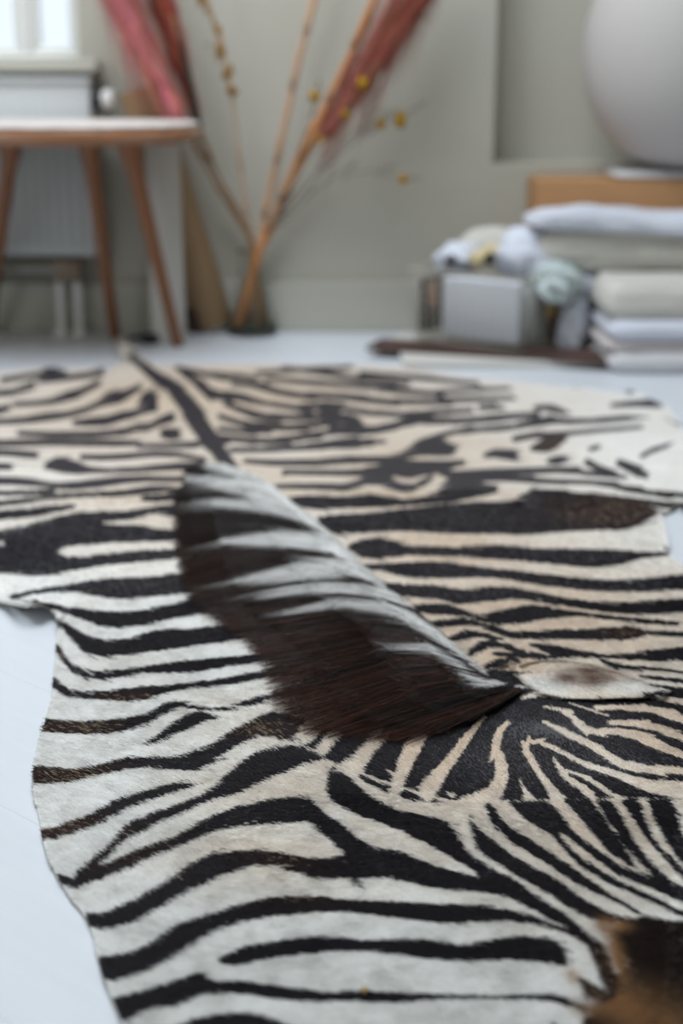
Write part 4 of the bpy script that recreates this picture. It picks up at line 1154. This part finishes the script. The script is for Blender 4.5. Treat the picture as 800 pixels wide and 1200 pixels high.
# yellow ball flowers on thin bent stems
balls = [((368, 113), [(330, 235), (352, 175), (366, 135)], 0.0115, 'yellow ball flower left of the orange cane'),
         ((425, 98), [(335, 238), (378, 178), (410, 130)], 0.0130, 'yellow ball flower lying over the rose plume'),
         ((405, 134), [(332, 245), (365, 195), (392, 155)], 0.0100, 'dull yellow ball flower just under the rose plume'),
         ((376, 163), [(325, 250), (348, 208), (366, 178)], 0.0085, 'small olive ball flower against the orange cane'),
         ((446, 146), [(335, 250), (375, 196), (420, 156)], 0.0105, 'olive ball flower paired left of the brighter double one'),
         ((469, 141), [(332, 255), (372, 205), (430, 158)], 0.0120, 'bright yellow elongated flower, rightmost of the upper ball flowers'),
         ((472, 210), [(330, 265), (360, 230), (400, 208), (440, 204)], 0.0110, 'yellow ball flower lowest at right on an arched stem')]
for k, ((bx, by), mid, rad, lab) in enumerate(balls):
    yy = 3.08 + 0.012 * k
    t, P_ = dried('ball_flower', lab, 'flower', [(302, 292), (312, 272)] + mid + [(bx, by)], yy, 0.0015, M_STEM_G, 'yellow ball flowers in the vase', (-0.02 + 0.006 * k, -0.02 + 0.004 * k))
    bm = bmesh.new(); bmesh.ops.create_icosphere(bm, subdivisions=3, radius=rad)
    rr = random.Random(k); c = P_[-1]
    for v in bm.verts:
        s = 1 + rr.uniform(-0.10, 0.10)
        v.co = Vector((v.co.x * s, v.co.y * s, v.co.z * s * (1.45 if k == 5 else 1.0))) + c
    obj('flower_head', bm, M_YEL, t)

# ---- right side: cardboard box, lantern, textiles
M_CARD = mat_new('cardboard', lin((178, 136, 96)), 0.75, 0.25, noise=(6, 0.4, lin((164, 124, 86))))
BY = 3.105
bxl = GY(630, 230, BY); bz = GY(640, 214, BY).z
bw, bd = 0.62, 0.185
bt = thing('cardboard_box', 'brown cardboard box behind the pile of white textiles', 'box', (bxl.x + bw / 2, BY + bd / 2, 0))
bm = bmesh.new()
add_box(bm, (bxl.x + bw / 2, BY + bd / 2, bz / 2), (bw, bd, bz), bevel=0.003, seg=1); obj('carton', bm, M_CARD, bt, smooth=False)
for s in (0, 1):
    bm = bmesh.new(); add_box(bm, (bxl.x + bw / 2, BY + bd * (0.25 + 0.5 * s), bz + 0.0022), (bw - 0.004, bd / 2 - 0.003, 0.004), bevel=0.001, seg=1)
    obj('flap', bm, M_CARD, bt, smooth=False)

def cloth_slab(name, x0, x1, y0, y1, z0, z1, mat, seed=0, wr=1.0, power=12.0, shape=None, rnd=0.07):
    """folded textile: a slab with soft edges and creases; shape(x, y, t) lifts it"""
    bm = bmesh.new()
    bmesh.ops.create_cube(bm, size=2.0)
    bmesh.ops.subdivide_edges(bm, edges=bm.edges[:], cuts=34, use_grid_fill=True)
    C0 = np.array([v.co[:] for v in bm.verts]); x, y, z = C0.T
    m_ = np.maximum(np.maximum(abs(x), abs(y)), 1e-6); n_ = (abs(x) ** power + abs(y) ** power) ** (1 / power)
    xs, ys = x * m_ / np.maximum(n_, 1e-6), y * m_ / np.maximum(n_, 1e-6)
    # round the upper and lower edges
    e = np.clip((m_ - (1 - rnd)) / rnd, 0, 1); e2 = np.clip((abs(z) - 0.4) / 0.6, 0, 1)
    zz = z * (1 - 0.35 * e ** 2); pull = 1 - 0.5 * rnd * e2 ** 2 * e
    xs = xs * pull; ys = ys * pull
    X = x0 + (xs + 1) / 2 * (x1 - x0); Y = y0 + (ys + 1) / 2 * (y1 - y0); t = (zz + 1) / 2
    H = z0 + t * (z1 - z0)
    H = H + t * (fbm(X * 10 + seed * 3.1, Y * 10 + seed * 1.7, 3) - 0.5) * 0.014 * wr
    sh = (fbm(X * 16 + seed, H * 46 + seed, 3) - 0.5) * 0.016 * wr
    Y = Y + sh * e; X = X + sh * e * 0.6
    if shape is not None: H = H + shape(X, Y, t)
    for v, a, b, c in zip(bm.verts, X, Y, H): v.co = (a, b, c)
    return obj(name, bm, mat)
M_CL_BLUE = mat_new('bluish_white_cotton', lin((202, 206, 218)), 0.85, 0.15, sheen=0.2, bump=(160, 0.2, 0.001))
M_CL_CREAM = mat_new('cream_cotton', lin((196, 194, 187)), 0.85, 0.15, sheen=0.2, bump=(160, 0.2, 0.001))
M_CL_WHITE = mat_new('white_cotton', lin((200, 200, 203)), 0.85, 0.15, sheen=0.2, bump=(160, 0.2, 0.001))
M_CL_PINK = mat_new('pinkish_white_cotton', lin((196, 189, 188)), 0.85, 0.15, sheen=0.2)
PY = 2.80
sx0 = GY(711, 390, PY).x; sx1 = sx0 + 0.46
zz_ = lambda py: max(0.0, GY(760, py, PY).z)
GT = 'folded white textiles on the floor'
tag(cloth_slab('folded_sheet', sx0 + 0.004, sx1, PY - 0.02, 3.09, 0.0, zz_(413), M_CL_WHITE, 1, 0.4), 'white folded sheet at the very bottom of the textile pile', 'textile', GT)
tag(cloth_slab('folded_sheet', sx0 - 0.004, sx1, PY - 0.006, 3.09, zz_(413), zz_(399), M_CL_PINK, 2, 0.4), 'thin pinkish white sheet second from bottom of the textile pile', 'textile', GT)
tag(cloth_slab('folded_sheet', sx0 + 0.002, sx1, PY - 0.014, 3.09, zz_(399), zz_(377), M_CL_BLUE, 3, 0.4), 'white folded sheet third from bottom of the textile pile', 'textile', GT)
tag(cloth_slab('folded_blanket', sx0 - 0.004, sx1, PY, 3.09, zz_(377), zz_(331), M_CL_CREAM, 4, 0.5), 'thick off white folded blanket in the middle of the textile pile', 'textile', GT)
cz0 = zz_(331) + 0.004
cl0 = GY(618, 300, 3.0).x
def sag(X, Y, t):
    # sits higher at its left, pillow-like
    k = np.clip((X - cl0) / 0.45, 0, 1)
    return t * (0.006 - 0.02 * k) + 0.012 * np.sin(np.clip(k * 1.4, 0, 1) * math.pi) * t
tag(cloth_slab('cushion', cl0, sx1 + 0.02, 2.955, 3.098, cz0, cz0 + 0.078, M_CL_CREAM, 5, 0.8, 6.0, sag, 0.16), 'cream cushion between the middle blanket and the bluish white top cloth', 'cushion')
lx0 = GY(621, 255, 2.93).x
def drape(X, Y, t):
    k = np.clip((X - lx0) / 0.42, 0, 1); fr = np.clip((3.0 - Y) / 0.18, 0, 1)
    return -0.075 * np.clip(k - 0.18, 0, 1) * fr * (1 - 0.55 * t) + 0.014 * np.sin(np.clip(k * 1.6, 0, 1) * math.pi) * t + 0.003 * np.sin(X * 30 + Y * 25) * t
tag(cloth_slab('folded_cloth', lx0, sx1 + 0.04, 2.93, 3.098, cz0 + 0.084, cz0 + 0.113, M_CL_BLUE, 6, 1.3, 8.0, drape, 0.1), 'bluish white cloth folded loosely on top of the textile pile', 'textile', GT)

lr = 117 / FPX * 3.22
lc = GY(806, 74, 3.20)
ln = thing('paper_lantern', 'round white ribbed paper lantern resting above the cardboard box', 'lantern', (lc.x, lc.y, bz + 0.03))
M_LANT = mat_new('lantern_paper', lin((184, 180, 178)), 0.75, 0.25)
lb = bz + 0.026; lcz = lb + lr * 1.08 * 0.985
bm = bmesh.new(); prof = []
NR = 34
for k in range(NR * 4 + 1):
    a = -math.pi / 2 * 0.90 + k / (NR * 4) * math.pi * 0.90
    rr = lr * (1 - 0.0035 * abs(math.cos(k * math.pi / 4)))
    # slightly flattened sides, fuller shoulders
    prof.append((rr * math.copysign(abs(math.cos(a)) ** 0.92, math.cos(a)), 1.08 * lr * math.copysign(abs(math.sin(a)) ** 0.97, math.sin(a))))
add_lathe(bm, prof, 72, (lc.x, lc.y, lcz)); obj('paper_shade', bm, M_LANT, ln)
zb_ = prof[0][1]; rb_ = prof[0][0]
bm = bmesh.new()
add_lathe(bm, [(rb_ - 0.002, zb_ + 0.002), (rb_ + 0.002, zb_ + 0.001), (rb_ + 0.002, zb_ - 0.003), (rb_ - 0.003, zb_ - 0.003), (rb_ - 0.002, zb_ + 0.002)], 48, (lc.x, lc.y, lcz))
obj('wire_ring', bm, M_BLACK, ln)
nx0 = GY(722, 208, BY + 0.02).x
tag(cloth_slab('napkin', nx0, lc.x + 0.16, BY + 0.012, BY + bd - 0.01, bz + 0.0045, bz + 0.021, M_CL_WHITE, 8, 0.15), 'thin white folded cloth on the cardboard box under the lantern', 'textile')

# ---- wire basket and what it holds
M_WIRE = mat_new('white_coated_wire', lin((182, 178, 168)), 0.4, 0.5)
M_BOARD = mat_new('dark_board', lin((64, 48, 42)), 0.6, 0.4, noise=(10, 0.6, lin((88, 60, 54))))
board_z = 0.024
bF, bL = G(607, 412, board_z), G(487, 398, board_z)
bF.z = bL.z = 0
uu = (bL - bF); ulen = uu.length; uu.normalize(); vv = Vector((-uu.y, uu.x, 0))
if vv.x < 0: vv = -vv
vlen = 0.225
BH = GY(607, 327, bF.y).z - board_z
bc = bF + uu * ulen * 0.5 + vv * vlen * 0.5
rz = math.atan2(uu.y, uu.x)
w0, w1 = G(470, 432), G(720, 432)
bm = bmesh.new(); add_box(bm, ((w0.x + w1.x) / 2, w0.y + 0.17, 0.0075), (w1.x - w0.x, 0.34, 0.015), Matrix.Rotation(0.02, 3, 'Z'), bevel=0.003)
tag(obj('white_board', bm, M_PAPER, smooth=False), 'flat white board on the floor under the dark board and basket', 'board')
d0, d1 = G(428, 408, .02), G(722, 425, .02)
da = math.atan2(d1.y - d0.y, d1.x - d0.x); dn = Vector((-math.sin(da), math.cos(da), 0)); dm = (d0 + d1) / 2 + dn * 0.055
bm = bmesh.new(); add_box(bm, (dm.x, dm.y, 0.0195), ((d1 - d0).length, 0.11, 0.008), Matrix.Rotation(da, 3, 'Z'), bevel=0.0015, seg=1)
tag(obj('thin_board', bm, M_BOARD, smooth=False), 'thin dark reddish brown board between the wire basket and the white board', 'board')
bk = thing('wire_basket', 'white wire mesh basket full of odds and ends on a dark board', 'basket', (bc.x, bc.y, board_z))
def bpt(u, v, z):
    """point in the basket: u, v 0..1 along its sides, flaring with height"""
    k = z / BH
    fl = 0.05 * k
    return bF + uu * ulen * ((1 + 2 * fl) * u - fl) + vv * vlen * ((1 + 2 * fl) * v - fl) + Vector((0, 0, board_z + 0.002 + z))
wr_ = 0.0014
def wire_side(p0, p1, n):
    bm = bmesh.new()
    for k in range(n + 1):
        f = k / n; u0 = p0[0] + (p1[0] - p0[0]) * f; v0 = p0[1] + (p1[1] - p0[1]) * f
        add_tube(bm, [bpt(u0, v0, 0), bpt(u0, v0, BH)], wr_, 5)
    for k in range(1, 8):
        z = BH * k / 8
        add_tube(bm, [bpt(*p0, z), bpt(*p1, z)], wr_, 5)
    return bm
for p0, p1, n in (((0, 0), (1, 0), 13), ((0, 0), (0, 1), 12), ((1, 0), (1, 1), 12), ((0, 1), (1, 1), 13)):
    obj('wire_side', wire_side(p0, p1, n), M_WIRE, bk)
bm = bmesh.new()
for k in range(11):
    f = k / 10; add_tube(bm, [bpt(f, 0, 0), bpt(f, 1, 0)], wr_, 5); add_tube(bm, [bpt(0, f, 0), bpt(1, f, 0)], wr_, 5)
obj('wire_bottom', bm, M_WIRE, bk)
bm = bmesh.new(); cs = [(0, 0), (1, 0), (1, 1), (0, 1), (0, 0)]
for a, b in zip(cs, cs[1:]): add_tube(bm, [bpt(*a, BH), bpt(*b, BH)], 0.0028, 8)
obj('rim', bm, M_WIRE, bk)

def lump(name, c, s, mat, seed, amp=0.35, sub=4, freq=3.0, rotz=0.0):
    """crumpled soft shape"""
    bm = bmesh.new(); bmesh.ops.create_icosphere(bm, subdivisions=sub, radius=1.0)
    co = np.array([v.co[:] for v in bm.verts])
    d = (fbm(co[:, 0] * freq + seed, co[:, 1] * freq + co[:, 2] * 2.3, 4) + fbm(co[:, 1] * freq - seed, co[:, 2] * freq + co[:, 0] * 1.7, 3) - 1.0) * amp * 1.6
    R = Matrix.Rotation(rotz, 3, 'Z')
    for v, dd in zip(bm.verts, d):
        v.co = R @ Vector((v.co.x * s[0] * (1 + dd), v.co.y * s[1] * (1 + dd), v.co.z * s[2] * (1 + dd))) + Vector(c)
    return obj(name, bm, mat)
def slab_in(name, u0, u1, v0, v1, z0, z1, mat, bev=0.004):
    c = bpt((u0 + u1) / 2, (v0 + v1) / 2, (z0 + z1) / 2)
    bm = bmesh.new(); add_box(bm, c, (ulen * (u1 - u0), vlen * (v1 - v0), z1 - z0), Matrix.Rotation(rz, 3, 'Z'), bevel=bev)
    return obj(name, bm, mat, sharp=40)
M_TISSUE = mat_new('white_tissue', lin((206, 211, 222)), 0.8, 0.2, bump=(60, 0.3, 0.003))
M_TISGREEN = mat_new('printed_tissue', lin((206, 212, 215)), 0.8, 0.2, noise=(55, 0.5, lin((120, 160, 150))), bump=(60, 0.3, 0.003))
M_SILVER = mat_new('pale_grey_wrap', lin((196, 204, 204)), 0.5, 0.4, noise=(20, 0.5, lin((172, 180, 182))))
M_BEIGE = mat_new('beige_plastic', lin((204, 188, 146)), 0.5)
M_LBL = mat_new('kraft_label', lin((182, 154, 100)), 0.7)
M_WOODB = mat_new('brown_wood', lin((140, 96, 64)), 0.6, noise=(9, 0.5, lin((110, 72, 46))))
tag(slab_in('folded_towel', 0.02, 0.76, 0.03, 0.16, 0.008, BH * 0.93, M_TISSUE, 0.008), 'bright white folded cloth upright behind the front mesh of the basket', 'textile')
tag(slab_in('grey_packet', 0.015, 0.11, 0.185, 0.60, 0.008, BH * 0.86, M_SILVER, 0.01), 'pale grey packet inside the right side of the basket', 'packet')
tag(lump('tissue_paper', GY(617, 300, bF.y + 0.10), (0.068, 0.05, 0.055), M_TISSUE, 3, rotz=0.2), 'large crumpled white tissue heaped over the middle of the basket', 'tissue paper', 'crumpled white tissue in the basket')
tag(lump('tissue_paper', GY(650, 332, bF.y + 0.055), (0.050, 0.042, 0.042), M_TISGREEN, 11, 0.45), 'crumpled white tissue with green print above the kraft card of the basket', 'tissue paper', 'crumpled white tissue in the basket')
tag(lump('tissue_paper', GY(687, 333, bF.y + 0.10), (0.032, 0.034, 0.030), M_TISSUE, 17, 0.45), 'small crumpled white tissue at the right end of the basket', 'tissue paper', 'crumpled white tissue in the basket')
tag(lump('tissue_paper', GY(672, 375, bF.y + 0.085), (0.032, 0.030, 0.060), M_TISSUE, 31, 0.45), 'crumpled white tissue low inside the right face of the basket', 'tissue paper', 'crumpled white tissue in the basket')
tag(lump('tissue_paper', GY(540, 302, bF.y + 0.17), (0.058, 0.04, 0.030), M_TISSUE, 23, 0.3), 'flat crumpled white tissue behind the beige bottle in the basket', 'tissue paper', 'crumpled white tissue in the basket')
tag(lump('cotton_cloth', GY(583, 288, bF.y + 0.225), (0.085, 0.045, 0.040), M_CL_CREAM, 37, 0.2), 'cream cloth heaped at the back of the basket', 'textile')
b0_, b1_ = GY(553, 307, bF.y + 0.10), GY(587, 290, bF.y + 0.125)
bo = thing('plastic_bottle', 'beige bottle with a dark cap lying on top of the basket contents', 'bottle', tuple(b0_))
d_ = (b1_ - b0_)
bm = bmesh.new(); add_tube(bm, [b0_, b0_ + d_ * 0.05, b0_ + d_ * 0.75, b0_ + d_ * 0.92, b0_ + d_], [0.013, 0.0175, 0.0175, 0.012, 0.009], 20); obj('bottle_body', bm, M_BEIGE, bo, sharp=50)
bm = bmesh.new(); add_tube(bm, [b0_ + d_ * 1.0, b0_ + d_ * 1.03, b0_ + d_ * 1.28, b0_ + d_ * 1.3], [0.010, 0.0115, 0.0115, 0.010], 18); obj('cap', bm, M_BLACK, bo, sharp=50)
for (px, py, dy, s, lab) in ((528, 306, 0.11, (0.024, 0.014, 0.014), 'small black item at the left of the basket top'), (573, 304, 0.075, (0.018, 0.012, 0.020), 'small black item under the beige bottle in the basket')):
    c = GY(px, py, bF.y + dy)
    bm = bmesh.new(); add_box(bm, c, s, Matrix.Rotation(0.4, 3, 'Z'), bevel=0.004)
    add_tube(bm, [c + Vector((0, 0, s[2] * 0.4)), c + Vector((0.004, 0, s[2] * 0.4 + 0.008))], 0.004, 10)
    tag(obj('black_clip', bm, M_BLACK, sharp=40), lab, 'clip', 'black items in the basket')
tag(slab_in('wooden_tag', 0.785, 0.87, 0.035, 0.075, BH * 0.48, BH * 0.82, M_WOODB, 0.003), 'small brown wooden tag behind the left of the front mesh of the basket', 'tag')
tag(slab_in('interior_shade_bar', 0.955, 0.995, 0.06, 0.80, 0.01, BH * 0.86, M_BLACK, 0.006), 'dark bar in place of the shaded interior at the left end of the basket', 'bar')  # added bar, paints the dim interior behind the end mesh
tag(slab_in('kraft_card', -0.055, -0.045, 0.36, 0.60, BH * 0.40, BH * 0.62, M_LBL, 0.0008), 'small square kraft card on the right face of the basket', 'card')
tag(slab_in('wood_block', 0.02, 0.16, 0.88, 0.99, 0.008, BH * 0.50, M_WOODB, 0.003), 'brown wood block in the right corner of the basket', 'block')

# ---- a crumb on the rug
cp = G(427, 1160, 0.009)
bm = bmesh.new(); bmesh.ops.create_icosphere(bm, subdivisions=2, radius=0.0022)
for v in bm.verts: v.co = Vector((v.co.x * 0.7, v.co.y * 1.6, v.co.z * 0.8)) * (1 + 0.3 * math.sin(v.co.x * 3000 + v.co.y * 2000)) + cp
tag(obj('dry_crumb', bm, mat_new('dry_straw', lin((176, 148, 80)), 0.8)), 'tiny yellowish dry crumb on the pale fur above the lowest thin stripe', 'crumb')
